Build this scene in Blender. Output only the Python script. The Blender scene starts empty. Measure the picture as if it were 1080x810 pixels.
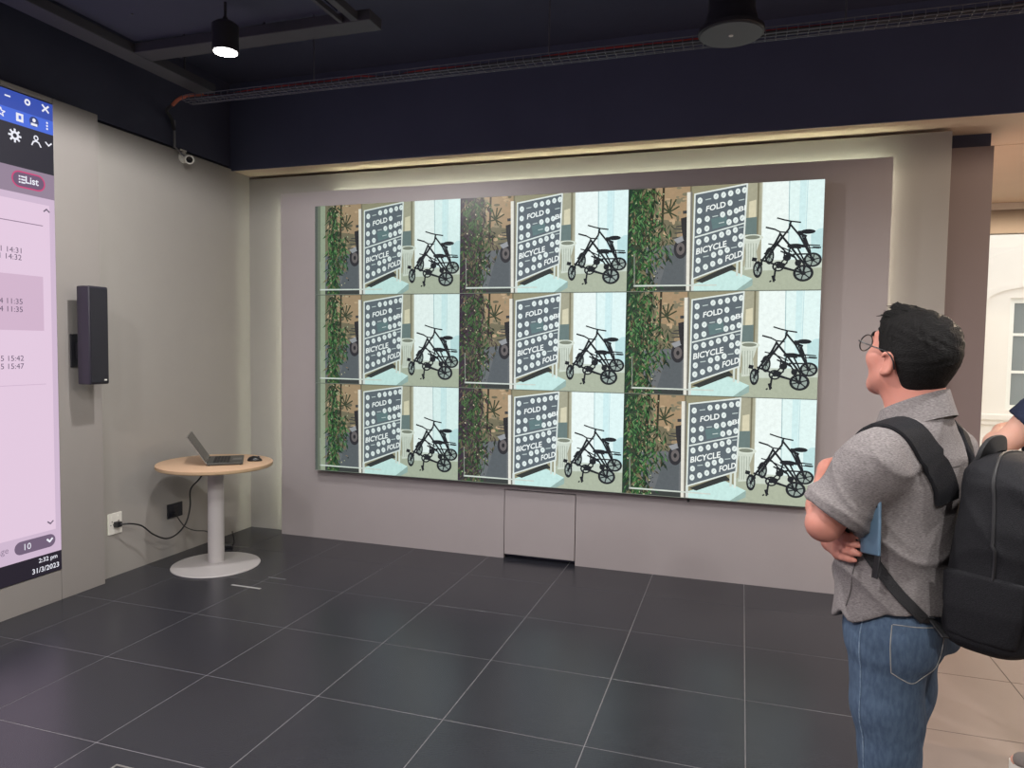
import bpy, bmesh, math, random
import numpy as np
from mathutils import Vector, Matrix

scene = bpy.context.scene
COL = scene.collection
PI = math.pi

# ------------------------------------------------------------------ camera
cam_data = bpy.data.cameras.new('camera')
cam_data.sensor_fit = 'HORIZONTAL'
cam_data.sensor_width = 36.0
cam_data.lens = 36.0 * 752.36 / 1080.0
cam_data.clip_start = 0.05
cam_data.clip_end = 200
cam = bpy.data.objects.new('camera', cam_data)
COL.objects.link(cam)
_yaw, _pitch, _roll = 0.3111, -0.0531, 0.0139
_f = Vector((-math.sin(_yaw) * math.cos(_pitch), math.cos(_yaw) * math.cos(_pitch), math.sin(_pitch)))
_r0 = _f.cross(Vector((0, 0, 1))).normalized()
_u0 = _r0.cross(_f)
_r = math.cos(_roll) * _r0 + math.sin(_roll) * _u0
_u = -math.sin(_roll) * _r0 + math.cos(_roll) * _u0
_m = Matrix(((_r.x, _u.x, -_f.x, 0), (_r.y, _u.y, -_f.y, 0), (_r.z, _u.z, -_f.z, 0), (0, 0, 0, 1)))
cam.matrix_world = Matrix.Translation((2.7663, -4.2154, 1.5588)) @ _m
scene.camera = cam

# ------------------------------------------------------------------ world (bright overcast sky outside) and exposure
world = bpy.data.worlds.new('sky')
scene.world = world
world.use_nodes = True
_bg = world.node_tree.nodes['Background']
_bg.inputs[0].default_value = (1.0, 0.97, 0.955, 1)
_bg.inputs[1].default_value = 2.0
vs = scene.view_settings
vs.view_transform = 'Standard'
vs.look = 'None'
vs.exposure = 0.16
vs.gamma = 1.0
vs.use_curve_mapping = False

# ------------------------------------------------------------------ lamps, one in view and the rest added (the fittings are built further down)
def spot(name, loc, power, angle=3.14, blend=0.12, color=(1.0, 0.97, 0.94), size=0.035, aim=None):
    l = bpy.data.lights.new(name, 'SPOT')
    l.energy = power
    l.spot_size = angle
    l.spot_blend = blend
    l.color = color
    l.shadow_soft_size = size
    o = bpy.data.objects.new(name, l)
    COL.objects.link(o)
    o.location = loc
    if aim is not None:
        d = Vector(aim) - Vector(loc)
        o.rotation_euler = d.to_track_quat('-Z', 'Y').to_euler()
    return o

LAMP_SPOTS = [  # x, y, power: the first is in view, the rest are unseen and added as fill
    (0.25, -1.17, 112), (0.27, -3.1, 84), (2.0, -2.5, 100), (3.75, -2.6, 92), (2.0, -4.6, 135), (3.75, -4.7, 125), (0.27, -5.0, 90), (5.6, -2.6, 95),
]
for _i, (_x, _y, _p) in enumerate(LAMP_SPOTS):
    spot('downlight_beam', (_x, _y, 2.985), _p if _i == 0 else _p * 1.22, 3.12 if _i == 0 else 2.98, 0.2 if _i == 0 else 0.42)
for _x, _y, _p in ((5.3, 1.6, 260), (5.6, -0.6, 120)):  # unseen warm lamps, added to brighten the soffit
    spot('warm_fill_beam', (_x, _y, 2.90), _p, color=(1.0, 0.80, 0.6))

# ------------------------------------------------------------------ helpers
def lin(c):
    c = c / 255.0
    return c / 12.92 if c <= 0.04045 else ((c + 0.055) / 1.055) ** 2.4

def rgb(r, g, b):
    return (lin(r), lin(g), lin(b), 1.0)

MATS = {}
def mat(name, color, rough=0.6, metal=0.0, noise=0.0, nscale=20.0, bump=0.0, bscale=60.0, spec=0.5, stretch=None, color2=None, coat=0.0):
    """A procedural material: a base colour broken up by noise, with a fine bump."""
    if name in MATS:
        return MATS[name]
    m = bpy.data.materials.new(name)
    m.use_nodes = True
    nt = m.node_tree
    b = nt.nodes['Principled BSDF']
    b.inputs['Roughness'].default_value = rough
    b.inputs['Metallic'].default_value = metal
    b.inputs['Specular IOR Level'].default_value = spec
    b.inputs['Coat Weight'].default_value = coat
    b.inputs['Base Color'].default_value = color
    tc = nt.nodes.new('ShaderNodeTexCoord')
    mp = nt.nodes.new('ShaderNodeMapping')
    nt.links.new(tc.outputs['Object'], mp.inputs['Vector'])
    if stretch:
        mp.inputs['Scale'].default_value = stretch
    if noise > 0 or color2:
        n = nt.nodes.new('ShaderNodeTexNoise')
        n.inputs['Scale'].default_value = nscale
        n.inputs['Detail'].default_value = 5
        nt.links.new(mp.outputs['Vector'], n.inputs['Vector'])
        mx = nt.nodes.new('ShaderNodeMix')
        mx.data_type = 'RGBA'
        if color2:
            cr = nt.nodes.new('ShaderNodeValToRGB')
            cr.color_ramp.elements[0].position = 0.35
            cr.color_ramp.elements[1].position = 0.65
            nt.links.new(n.outputs['Fac'], cr.inputs['Fac'])
            nt.links.new(cr.outputs['Color'], mx.inputs['Factor'])
            mx.inputs['A'].default_value = color
            mx.inputs['B'].default_value = color2
        else:
            nt.links.new(n.outputs['Fac'], mx.inputs['Factor'])
            mx.inputs['A'].default_value = tuple(c * (1 - noise) for c in color[:3]) + (1,)
            mx.inputs['B'].default_value = tuple(min(1, c * (1 + noise)) for c in color[:3]) + (1,)
        nt.links.new(mx.outputs['Result'], b.inputs['Base Color'])
    if bump > 0:
        n2 = nt.nodes.new('ShaderNodeTexNoise')
        n2.inputs['Scale'].default_value = bscale
        n2.inputs['Detail'].default_value = 4
        nt.links.new(mp.outputs['Vector'], n2.inputs['Vector'])
        bp = nt.nodes.new('ShaderNodeBump')
        bp.inputs['Strength'].default_value = bump
        bp.inputs['Distance'].default_value = 0.01
        nt.links.new(n2.outputs['Fac'], bp.inputs['Height'])
        nt.links.new(bp.outputs['Normal'], b.inputs['Normal'])
    MATS[name] = m
    return m

def emit(name, color, strength):
    if name in MATS:
        return MATS[name]
    m = bpy.data.materials.new(name)
    m.use_nodes = True
    b = m.node_tree.nodes['Principled BSDF']
    b.inputs['Base Color'].default_value = (0.02, 0.02, 0.02, 1)
    b.inputs['Emission Color'].default_value = color
    b.inputs['Emission Strength'].default_value = strength
    MATS[name] = m
    return m

def display_mat(name, strength, rough=0.25, tint=(1, 1, 1), mottle=0.0):
    """A lit display: its picture is a colour attribute of flat coloured shapes."""
    m = bpy.data.materials.new(name)
    m.use_nodes = True
    nt = m.node_tree
    b = nt.nodes['Principled BSDF']
    b.inputs['Base Color'].default_value = (0.012, 0.012, 0.014, 1)
    b.inputs['Roughness'].default_value = rough
    b.inputs['Specular IOR Level'].default_value = 0.08
    a = nt.nodes.new('ShaderNodeVertexColor')
    a.layer_name = 'picture'
    mx = nt.nodes.new('ShaderNodeMix')
    mx.data_type = 'RGBA'
    mx.blend_type = 'MULTIPLY'
    mx.inputs['Factor'].default_value = 1
    mx.inputs['B'].default_value = tint + (1,)
    nt.links.new(a.outputs['Color'], mx.inputs['A'])
    if mottle:                                           # the fine unevenness of a filmed picture
        tc = nt.nodes.new('ShaderNodeTexCoord'); ns = nt.nodes.new('ShaderNodeTexNoise')
        ns.inputs['Scale'].default_value = 38; ns.inputs['Detail'].default_value = 6; ns.inputs['Roughness'].default_value = 0.7
        mr = nt.nodes.new('ShaderNodeMapRange')
        mr.inputs['From Min'].default_value = 0.3; mr.inputs['From Max'].default_value = 0.7
        mr.inputs['To Min'].default_value = 1 - mottle; mr.inputs['To Max'].default_value = 1 + mottle * 0.6
        vm = nt.nodes.new('ShaderNodeVectorMath'); vm.operation = 'SCALE'
        nt.links.new(tc.outputs['Object'], ns.inputs['Vector']); nt.links.new(ns.outputs['Fac'], mr.inputs['Value'])
        nt.links.new(a.outputs['Color'], vm.inputs[0]); nt.links.new(mr.outputs['Result'], vm.inputs['Scale'])
        nt.links.new(vm.outputs['Vector'], mx.inputs['A'])
    nt.links.new(mx.outputs['Result'], b.inputs['Emission Color'])
    b.inputs['Emission Strength'].default_value = strength
    return m

def tag(o, label=None, cat=None, group=None, kind=None):
    if label: o['label'] = label
    if cat: o['category'] = cat
    if group: o['group'] = group
    if kind: o['kind'] = kind
    return o

def empty(name, loc=(0, 0, 0), rz=0.0):
    o = bpy.data.objects.new(name, None)
    COL.objects.link(o)
    o.location = loc
    o.rotation_euler = (0, 0, rz)
    o.empty_display_size = 0.1
    return o

def link(name, me, m=None, parent=None, loc=None, smooth=False):
    o = bpy.data.objects.new(name, me)
    COL.objects.link(o)
    if m is not None and not me.materials:
        me.materials.append(m)
    if parent is not None:
        o.parent = parent
    if loc is not None:
        o.location = loc
    if smooth:
        for p in me.polygons:
            p.use_smooth = True
    return o

class MB:
    """Collects boxes, lathes, tubes and ribbons of ONE part; build() links them as one mesh."""
    def __init__(self):
        self.bm = bmesh.new()
    def add(self, verts, faces):
        vs_ = [self.bm.verts.new(v) for v in verts]
        for f in faces:
            try:
                self.bm.faces.new([vs_[i] for i in f])
            except ValueError:
                pass
        return vs_
    def box(self, x0, x1, y0, y1, z0, z1, bev=0.0, seg=2):
        vs_ = self.add([(x0, y0, z0), (x1, y0, z0), (x1, y1, z0), (x0, y1, z0), (x0, y0, z1), (x1, y0, z1), (x1, y1, z1), (x0, y1, z1)],
                       [(0, 3, 2, 1), (4, 5, 6, 7), (0, 1, 5, 4), (1, 2, 6, 5), (2, 3, 7, 6), (3, 0, 4, 7)])
        if bev > 0:
            es = {e for v in vs_ for e in v.link_edges}
            bmesh.ops.bevel(self.bm, geom=list(es), offset=bev, segments=seg, affect='EDGES', profile=0.5)
        return self
    def lathe(self, prof, n=32, c=(0, 0, 0), axis=(0, 0, 1), sy=1.0):
        """prof: (radius, height) pairs turned about the axis through c."""
        q = Vector((0, 0, 1)).rotation_difference(Vector(axis).normalized())
        verts, faces = [], []
        for r, h in prof:
            for i in range(n):
                a = 2 * PI * i / n
                v = q @ Vector((r * math.cos(a), r * math.sin(a) * sy, h))
                verts.append((v.x + c[0], v.y + c[1], v.z + c[2]))
        for j in range(len(prof) - 1):
            for i in range(n):
                k = (i + 1) % n
                faces.append((j * n + i, j * n + k, (j + 1) * n + k, (j + 1) * n + i))
        faces.append(tuple(reversed(range(n))))
        faces.append(tuple((len(prof) - 1) * n + i for i in range(n)))
        self.add(verts, faces)
        return self
    def tube(self, pts, r, n=10, closed=False):
        pts = [Vector(p) for p in pts]
        rr = r if hasattr(r, '__len__') else [r] * len(pts)
        up = None
        verts, faces = [], []
        N = len(pts)
        for i, p in enumerate(pts):
            if closed:
                t = (pts[(i + 1) % N] - pts[i - 1]).normalized()
            else:
                t = (pts[min(i + 1, N - 1)] - pts[max(i - 1, 0)]).normalized()
            if up is None:
                up = t.orthogonal().normalized()
            up = (up - t * up.dot(t))
            up = up.normalized() if up.length > 1e-6 else t.orthogonal().normalized()
            w = t.cross(up)
            for k in range(n):
                a = 2 * PI * k / n
                verts.append(tuple(p + (up * math.cos(a) + w * math.sin(a)) * rr[i]))
        for i in range(N if closed else N - 1):
            j = (i + 1) % N
            for k in range(n):
                l = (k + 1) % n
                faces.append((i * n + k, i * n + l, j * n + l, j * n + k))
        if not closed:
            faces.append(tuple(reversed(range(n))))
            faces.append(tuple((N - 1) * n + k for k in range(n)))
        self.add(verts, faces)
        return self
    def ribbon(self, pts, normals, width, thick):
        """A strap: a flat section swept along pts, its face along the normals."""
        pts = [Vector(p) for p in pts]
        ws = width if hasattr(width, '__len__') else [width] * len(pts)
        verts, faces = [], []
        N = len(pts)
        sec = [(-1, -0.2), (-0.9, -1), (0.9, -1), (1, -0.2), (1, 0.2), (0.9, 1), (-0.9, 1), (-1, 0.2)]
        for i, p in enumerate(pts):
            t = (pts[min(i + 1, N - 1)] - pts[max(i - 1, 0)]).normalized()
            nn = Vector(normals[i]); nn = (nn - t * nn.dot(t)).normalized()
            s = t.cross(nn)
            for a, b in sec:
                verts.append(tuple(p + s * (a * ws[i] / 2) + nn * (b * thick / 2)))
        n = len(sec)
        for i in range(N - 1):
            for k in range(n):
                l = (k + 1) % n
                faces.append((i * n + k, i * n + l, (i + 1) * n + l, (i + 1) * n + k))
        faces.append(tuple(reversed(range(n))))
        faces.append(tuple((N - 1) * n + k for k in range(n)))
        self.add(verts, faces)
        return self
    def mesh(self, name):
        bmesh.ops.recalc_face_normals(self.bm, faces=self.bm.faces[:])
        me = bpy.data.meshes.new(name)
        self.bm.to_mesh(me)
        self.bm.free()
        return me
    def build(self, name, m, parent=None, loc=None, smooth=False, angle=None):
        me = self.mesh(name)
        if smooth:
            me.polygons.foreach_set('use_smooth', [True] * len(me.polygons))
            me.set_sharp_from_angle(angle=angle if angle else math.radians(40))
        return link(name, me, m, parent, loc)

def bezier(pts, n=24):
    """Catmull-Rom through the points."""
    P = [Vector(p) for p in pts]
    P = [P[0] * 2 - P[1]] + P + [P[-1] * 2 - P[-2]]
    out = []
    segs = len(P) - 3
    for s in range(segs):
        a, b, c, d = P[s:s + 4]
        for i in range(n):
            t = i / n
            out.append(0.5 * ((2 * b) + (c - a) * t + (2 * a - 5 * b + 4 * c - d) * t * t + (3 * b - a - 3 * c + d) * t ** 3))
    out.append(P[-2])
    return out

def text_polys(s, bold=0.0):
    """Lettering as 2-D triangles in a unit box (0..1, 0..1)."""
    cu = bpy.data.curves.new('lettering', 'FONT')
    cu.body = s
    cu.size = 1.0
    cu.offset = bold
    cu.resolution_u = 3
    ob = bpy.data.objects.new('lettering', cu)
    COL.objects.link(ob)
    bpy.context.view_layer.update()
    dg = bpy.context.evaluated_depsgraph_get()
    me = ob.evaluated_get(dg).to_mesh()
    V = [(v.co.x, v.co.y) for v in me.vertices]
    F = [tuple(p.vertices) for p in me.polygons]
    ob.evaluated_get(dg).to_mesh_clear()
    bpy.data.objects.remove(ob)
    bpy.data.curves.remove(cu)
    x0 = min(v[0] for v in V); x1 = max(v[0] for v in V)
    y0 = min(v[1] for v in V); y1 = max(v[1] for v in V)
    V = [((x - x0) / (x1 - x0), (y - y0) / (y1 - y0)) for x, y in V]
    return V, F, (x1 - x0) / (y1 - y0)

class Picture:
    """What a lit display shows: flat coloured shapes (u, v), each layer a hair above the last."""
    def __init__(self, step=0.00004, clip=None):
        self.V, self.F, self.C, self.layer, self.step, self.clip = [], [], [], 0, step, clip
    def _clip(self, pts):
        if not self.clip:
            return pts
        x0, x1, y0, y1 = self.clip
        for ax, lim, sg in ((0, x0, 1), (0, x1, -1), (1, y0, 1), (1, y1, -1)):
            out = []
            for i in range(len(pts)):
                a, b = pts[i - 1], pts[i]
                da, db = (a[ax] - lim) * sg, (b[ax] - lim) * sg
                if (da >= 0) != (db >= 0):
                    t = da / (da - db)
                    out.append((a[0] + (b[0] - a[0]) * t, a[1] + (b[1] - a[1]) * t))
                if db >= 0:
                    out.append(b)
            pts = out
            if len(pts) < 3:
                return []
        return pts
    def poly(self, pts, color, new=True):
        pts = self._clip(list(pts))
        if len(pts) < 3:
            return
        if new:
            self.layer += 1
        k = len(self.V)
        self.V += [(p[0], p[1], self.layer * self.step) for p in pts]
        self.F.append(tuple(range(k, k + len(pts))))
        self.C.append(color)
    def rect(self, x0, x1, y0, y1, color, new=True):
        self.poly([(x0, y0), (x1, y0), (x1, y1), (x0, y1)], color, new)
    def disc(self, cx, cy, rx, ry, color, n=18, new=True):
        self.poly([(cx + rx * math.cos(2 * PI * i / n), cy + ry * math.sin(2 * PI * i / n)) for i in range(n)], color, new)
    def ring(self, cx, cy, rx, ry, w, color, n=24, asp=1.0):
        self.layer += 1
        for i in range(n):
            a, b = 2 * PI * i / n, 2 * PI * (i + 1) / n
            self.poly([(cx + rx * math.cos(a), cy + ry * math.sin(a)), (cx + rx * math.cos(b), cy + ry * math.sin(b)),
                       (cx + (rx - w) * math.cos(b), cy + (ry - w * asp) * math.sin(b)), (cx + (rx - w) * math.cos(a), cy + (ry - w * asp) * math.sin(a))], color, False)
    def line(self, pts, w, color, asp=1.0):
        """asp: how many v-units one u-unit is long."""
        self.layer += 1
        for i in range(len(pts) - 1):
            (xa, ya), (xb, yb) = pts[i], pts[i + 1]
            dx, dy = xb - xa, (yb - ya) / asp
            l = math.hypot(dx, dy) or 1e-9
            nx, ny = -dy / l * w / 2, dx / l * w / 2 * asp
            ex, ey = dx / l * w * .3, dy / l * w * .3 * asp
            self.poly([(xa + nx - ex, ya + ny - ey), (xa - nx - ex, ya - ny - ey), (xb - nx + ex, yb - ny + ey), (xb + nx + ex, yb + ny + ey)], color, False)
    def text(self, s, quad, color, bold=0.0):
        """quad: bottom-left, bottom-right, top-right, top-left."""
        V, F, _ = text_polys(s, bold)
        self.layer += 1
        a, b, c, d = quad
        def m(x, y):
            return tuple(a[i] * (1 - x) * (1 - y) + b[i] * x * (1 - y) + c[i] * x * y + d[i] * (1 - x) * y for i in (0, 1))
        for f in F:
            self.poly([m(*V[i]) for i in f], color, False)
    def mesh(self, name, place):
        """place(u, v, lift) -> world point."""
        me = bpy.data.meshes.new(name)
        me.from_pydata([place(*v) for v in self.V], [], self.F)
        ca = me.color_attributes.new('picture', 'FLOAT_COLOR', 'CORNER')
        data = np.empty((len(me.loops), 4), np.float32)
        k = 0
        for f, c in zip(self.F, self.C):
            data[k:k + len(f)] = c
            k += len(f)
        ca.data.foreach_set('color', data.ravel())
        return me

M_WALL = mat('painted_wall_panel', rgb(154, 150, 146), 0.55, noise=0.03, nscale=6, bump=0.03, bscale=300)
M_SCREENWALL = mat('grey_wall_panel', rgb(166, 158, 159), 0.5, noise=0.03, nscale=6, bump=0.03, bscale=300)
M_BLACK = mat('black_ceiling_paint', rgb(66, 69, 90), 0.8, noise=0.15, nscale=3, bump=0.15, bscale=30)
M_BLACK2 = mat('black_metal', rgb(40, 40, 46), 0.45, noise=0.1)
M_BEIGE = mat('beige_soffit_paint', rgb(222, 202, 180), 0.75, noise=0.04, nscale=5)
M_GREYSTEEL = mat('dark_grey_steel', rgb(70, 70, 78), 0.6, noise=0.1, nscale=10)
M_WHITE = mat('white_plastic', rgb(225, 222, 215), 0.4, noise=0.02)
M_BLACKPL = mat('black_plastic', rgb(24, 24, 28), 0.4, noise=0.1)

# ================================================================== THE SETTING
# ---- floor: two fields of tiles on their grout beds
TX0, TY0, TS, GAP = 2.8237, -0.3416, 0.6, 0.0040
XB = TX0 + TS                                       # where dark tiles give way to taupe ones
M_GROUT = mat('light_grout', rgb(126, 124, 128), 0.8, noise=0.1)
M_GROUT2 = mat('dark_grout', rgb(70, 62, 58), 0.8, noise=0.1)
M_TILE = mat('charcoal_floor_tile', rgb(46, 47, 54), 0.27, noise=0.10, nscale=7, bump=0.04, bscale=120, spec=0.45)
M_TILE2 = mat('taupe_floor_tile', rgb(134, 119, 112), 0.42, noise=0.06, nscale=7, bump=0.04, bscale=120, spec=0.4)
XL, YN, YF, XR = -1.30, -7.2, 3.7, 7.8
mb = MB(); mb.box(XL, XB, YN, 1.0, -0.12, -0.0012)
floor_a = tag(mb.build('floor', M_GROUT), kind='structure')
mb = MB(); mb.box(XB, XR, YN, YF, -0.12, -0.0012)
floor_b = tag(mb.build('floor_entrance', M_GROUT2), kind='structure')
def tile_mesh(name, m):
    b_ = MB(); h = (TS - GAP) / 2
    b_.box(-h, h, -h, h, -0.0105, 0.0, bev=0.0006, seg=1)
    me = b_.mesh(name); me.materials.append(m)
    return me
tile_a, tile_b = tile_mesh('charcoal_tile', M_TILE), tile_mesh('taupe_tile', M_TILE2)
def clipped_tile(x0, x1, y0, y1, m, parent):
    b_ = MB(); g = GAP / 2
    b_.box(x0 + g, x1 - g, y0 + g, y1 - g, -0.0105, 0.0, bev=0.0006, seg=1)
    return b_.build('tile', m, parent)
for i in range(-8, 9):
    for j in range(-12, 8):
        x0, y0 = TX0 + TS * i, TY0 + TS * j
        x1, y1 = x0 + TS, y0 + TS
        dark = x1 <= XB + 0.01
        lo, hi = (XL, XB) if dark else (XB, XR)
        yf = 1.0 if dark else YF
        a0, a1, b0, b1 = max(x0, lo), min(x1, hi), max(y0, YN), min(y1, yf)
        if a1 - a0 < 0.03 or b1 - b0 < 0.03:
            continue
        par = floor_a if dark else floor_b
        if (a1 - a0) > TS - 0.001 and (b1 - b0) > TS - 0.001:
            link('tile', tile_a if dark else tile_b, None, par, ((x0 + x1) / 2, (y0 + y1) / 2, 0))
        else:
            clipped_tile(a0, a1, b0, b1, M_TILE if dark else M_TILE2, par)

# ---- back wall: a light cladding with the proud grey display panel in front of it, lit round its edge from behind
mb = MB(); mb.box(-1.30, 3.945, 0.80, 0.86, 0.0, 2.903, bev=0.002)
tag(mb.build('wall_back', M_WALL), kind='structure')
mb = MB(); mb.box(-1.30, 4.21, 0.95, 3.66, 0.0, 2.835)
tag(mb.build('wall_core', mat('brown_grey_wall', rgb(126, 112, 112), 0.6, noise=0.03, nscale=6)), kind='structure')
mb = MB(); mb.box(-1.30, 4.205, 1.0, 3.6, 2.835, 2.925)  # black block standing in for the shadow above the wall core
tag(mb.build('wall_core_painted_shadow', M_BLACK), kind='structure')

# proud display panel, with the opening of the access hatch cut out: built as four boards round it
PX0, PX1, PZ1, PY0, PY1 = -0.775, 3.612, 2.745, 0.70, 0.735
HX0, HX1, HZ0, HZ1 = 1.138, 1.676, 0.022, 0.514
mb = MB()
mb.box(PX0, HX0, PY0, PY1, 0.0, PZ1)
mb.box(HX1, PX1, PY0, PY1, 0.0, PZ1)
mb.box(HX0, HX1, PY0, PY1, HZ1, PZ1)
pan = tag(mb.build('wall_display_panel', M_SCREENWALL), kind='structure')
mb = MB(); mb.box(HX0, HX1, 0.765, 0.775, 0.0, HZ1)
mb.build('hatch_recess', M_BLACK, pan)
mb = MB(); mb.box(HX0 + 0.006, HX1 - 0.006, PY0 - 0.004, PY0 + 0.016, HZ0 + 0.012, HZ1 - 0.006, bev=0.0015)
o = mb.build('access_hatch_door', M_SCREENWALL, pan)
for x in (HX0 + 0.04, HX1 - 0.04):
    for z in (0.10, 0.38):
        mb = MB(); mb.box(x - 0.012, x + 0.012, 0.716, 0.765, z, z + 0.06)
        mb.build('hatch_clip', M_BLACK2, pan)
# standoff battens and the light strips behind the panel
for x in (-0.3, 0.6, 2.3, 3.2):
    mb = MB(); mb.box(x, x + 0.05, PY1, 0.80, 0.0, 2.5)
    mb.build('batten', M_BLACK2, pan)
M_LED = emit('warm_green_white_led_strip', (0.95, 1.0, 0.74, 1), 23.0)
mb = MB(); mb.box(PX0 + 0.45, PX1 - 0.03, PY1 + 0.004, PY1 + 0.014, PZ1 - 0.05, PZ1 - 0.038)
mb.build('led_strip', M_LED, pan)
mb = MB(); mb.box(PX1 - 0.05, PX1 - 0.038, PY1 + 0.004, PY1 + 0.014, 0.05, PZ1 - 0.06)
mb.build('led_strip', emit('warm_white_led_strip', (1.0, 0.93, 0.76, 1), 13.0), pan)
mb = MB(); mb.box(PX0 + 0.038, PX0 + 0.05, PY1 + 0.004, PY1 + 0.014, 0.05, PZ1 - 0.06)
mb.build('led_strip', M_LED, pan)

# ---- left wall, and the slab in front of it that carries the tall display
mb = MB(); mb.box(-1.30, -1.15, -7.2, 0.80, 0.0, 2.935)
tag(mb.build('wall_left', M_WALL), kind='structure')
mb = MB(); mb.box(-1.108, -1.08, -1.026, -0.722, 0.0, 2.955, bev=0.002)
mb.box(-1.15, -1.108, -1.026, -0.93, 0.0, 2.93)
slab = tag(mb.build('wall_left_slab', mat('grey_slab_panel', rgb(148, 143, 140), 0.5, noise=0.03, nscale=6, bump=0.03, bscale=300)), kind='structure')
mb = MB(); mb.box(-1.108, -1.08, -7.2, -1.029, 0.0, 0.182, bev=0.0015)
mb.build('lower_board', MATS['grey_slab_panel'], slab)
mb = MB(); mb.box(-1.108, -1.08, -7.2, -1.029, 2.925, 2.955, bev=0.0015)
mb.build('upper_board', MATS['grey_slab_panel'], slab)
mb = MB(); mb.box(-1.128, -1.118, -0.80, -0.788, 0.05, 2.9)
mb.build('led_strip', emit('soft_green_white_led_strip', (0.93, 1.0, 0.78, 1), 4.5), slab)
# black painted wall above
mb = MB(); mb.box(-1.42, -1.30, -7.2, 0.95, 0.0, 3.62)
tag(mb.build('wall_left_shell', M_BLACK), kind='structure')
mb = MB(); mb.box(-1.30, -1.16, -7.2, 0.579, 2.955, 3.60)
tag(mb.build('trim_black_upper', M_BLACK), kind='structure')

# ---- ceiling: black slab, black bulkhead, and the beige soffit behind it
mb = MB(); mb.box(-1.42, XR, -7.2, 0.60, 3.60, 3.72)
tag(mb.build('ceiling', M_BLACK), kind='structure')
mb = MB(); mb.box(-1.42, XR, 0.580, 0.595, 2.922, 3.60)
tag(mb.build('ceiling_bulkhead', mat('brightened_black_paint', rgb(80, 85, 110), 0.8, noise=0.12, nscale=3)), kind='structure')  # black ceiling paint, lightened here to make up for lamps that miss it
mb = MB(); mb.box(-1.42, XR, 0.595, 1.31, 2.925, 3.02)
tag(mb.build('ceiling_soffit', M_BEIGE), kind='structure')
mb = MB(); mb.box(-1.42, XR, 1.40, 3.56, 2.945, 3.03)
tag(mb.build('ceiling_entrance', M_BEIGE), kind='structure')
mb = MB(); mb.box(-1.42, XR, 1.25, 1.50, 3.03, 3.10)
tag(mb.build('ceiling_slot', M_BLACK), kind='structure')

# ---- walls out of the picture that close the room
mb = MB(); mb.box(-1.42, XR, -7.32, -7.2, 0, 3.72)
tag(mb.build('wall_rear', M_WALL), kind='structure')
mb = MB(); mb.box(XR, XR + 0.12, -7.32, 3.7, 0, 3.72)
tag(mb.build('wall_right', M_WALL), kind='structure')

# ---- glazed entrance front beyond, with its header and track
M_ALU = mat('champagne_aluminium', rgb(205, 196, 180), 0.35, metal=0.6, noise=0.03)
M_GLASS = bpy.data.materials.new('clear_glass')
M_GLASS.use_nodes = True
_nt = M_GLASS.node_tree
_o = _nt.nodes['Material Output']
_nt.nodes.remove(_nt.nodes['Principled BSDF'])
_t = _nt.nodes.new('ShaderNodeBsdfTransparent'); _t.inputs[0].default_value = (0.93, 0.95, 0.94, 1)
_g = _nt.nodes.new('ShaderNodeBsdfGlossy'); _g.inputs['Roughness'].default_value = 0.02
_mx = _nt.nodes.new('ShaderNodeMixShader')
_mx.inputs[0].default_value = 0.07; _nt.links.new(_t.outputs[0], _mx.inputs[1]); _nt.links.new(_g.outputs[0], _mx.inputs[2])
_nt.links.new(_mx.outputs[0], _o.inputs[0])
win = empty('window_1', (6.0, 3.6, 0)); tag(win, kind='structure')
mb = MB(); mb.box(4.21 - 6, XR - 6, -0.04, 0.06, 2.67, 3.03)
mb.build('header', mat('taupe_header', rgb(150, 138, 124), 0.6, noise=0.03), win)
mb = MB(); mb.box(4.21 - 6, XR - 6, -0.075, -0.04, 2.885, 2.945, bev=0.004)
mb.build('track_rail', M_WHITE, win)
mb = MB(); mb.box(4.21 - 6, XR - 6, -0.03, 0.03, 0.0, 0.05)
mb.build('sill_rail', M_ALU, win)
for x in (4.24, 6.1, XR - 0.05):
    mb = MB(); mb.box(x - 6 - 0.025, x - 6 + 0.025, -0.03, 0.03, 0.05, 2.67)
    mb.build('mullion', M_ALU, win)
for x0, x1 in ((4.265, 6.075), (6.125, XR - 0.075)):
    mb = MB(); mb.box(x0 - 6, x1 - 6, -0.005, 0.005, 0.05, 2.67)
    mb.build('pane', M_GLASS, win)

# ---- outside: paving and the cream facade with its arched window
mb = MB(); mb.box(-4, 16, 3.7, 8.2, -0.2, -0.02)
tag(mb.build('pavement_outside', mat('pale_paving', rgb(196, 188, 176), 0.8, noise=0.1, nscale=4)), kind='structure')
M_CREAM = mat('cream_render', rgb(238, 230, 222), 0.85, noise=0.03, nscale=4, bump=0.08, bscale=80)
WX0, WX1, WZ0, WZ1 = 6.48, 7.52, 0.72, 2.36
mb = MB()
mb.box(-4, WX0, 8.0, 8.3, -0.1, 6.5)
mb.box(WX1, 16, 8.0, 8.3, -0.1, 6.5)
mb.box(WX0, WX1, 8.0, 8.3, -0.1, WZ0)
mb.box(WX0, WX1, 8.0, 8.3, WZ1, 6.5)
fac = tag(mb.build('wall_outside_facade', M_CREAM), kind='structure')
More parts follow.
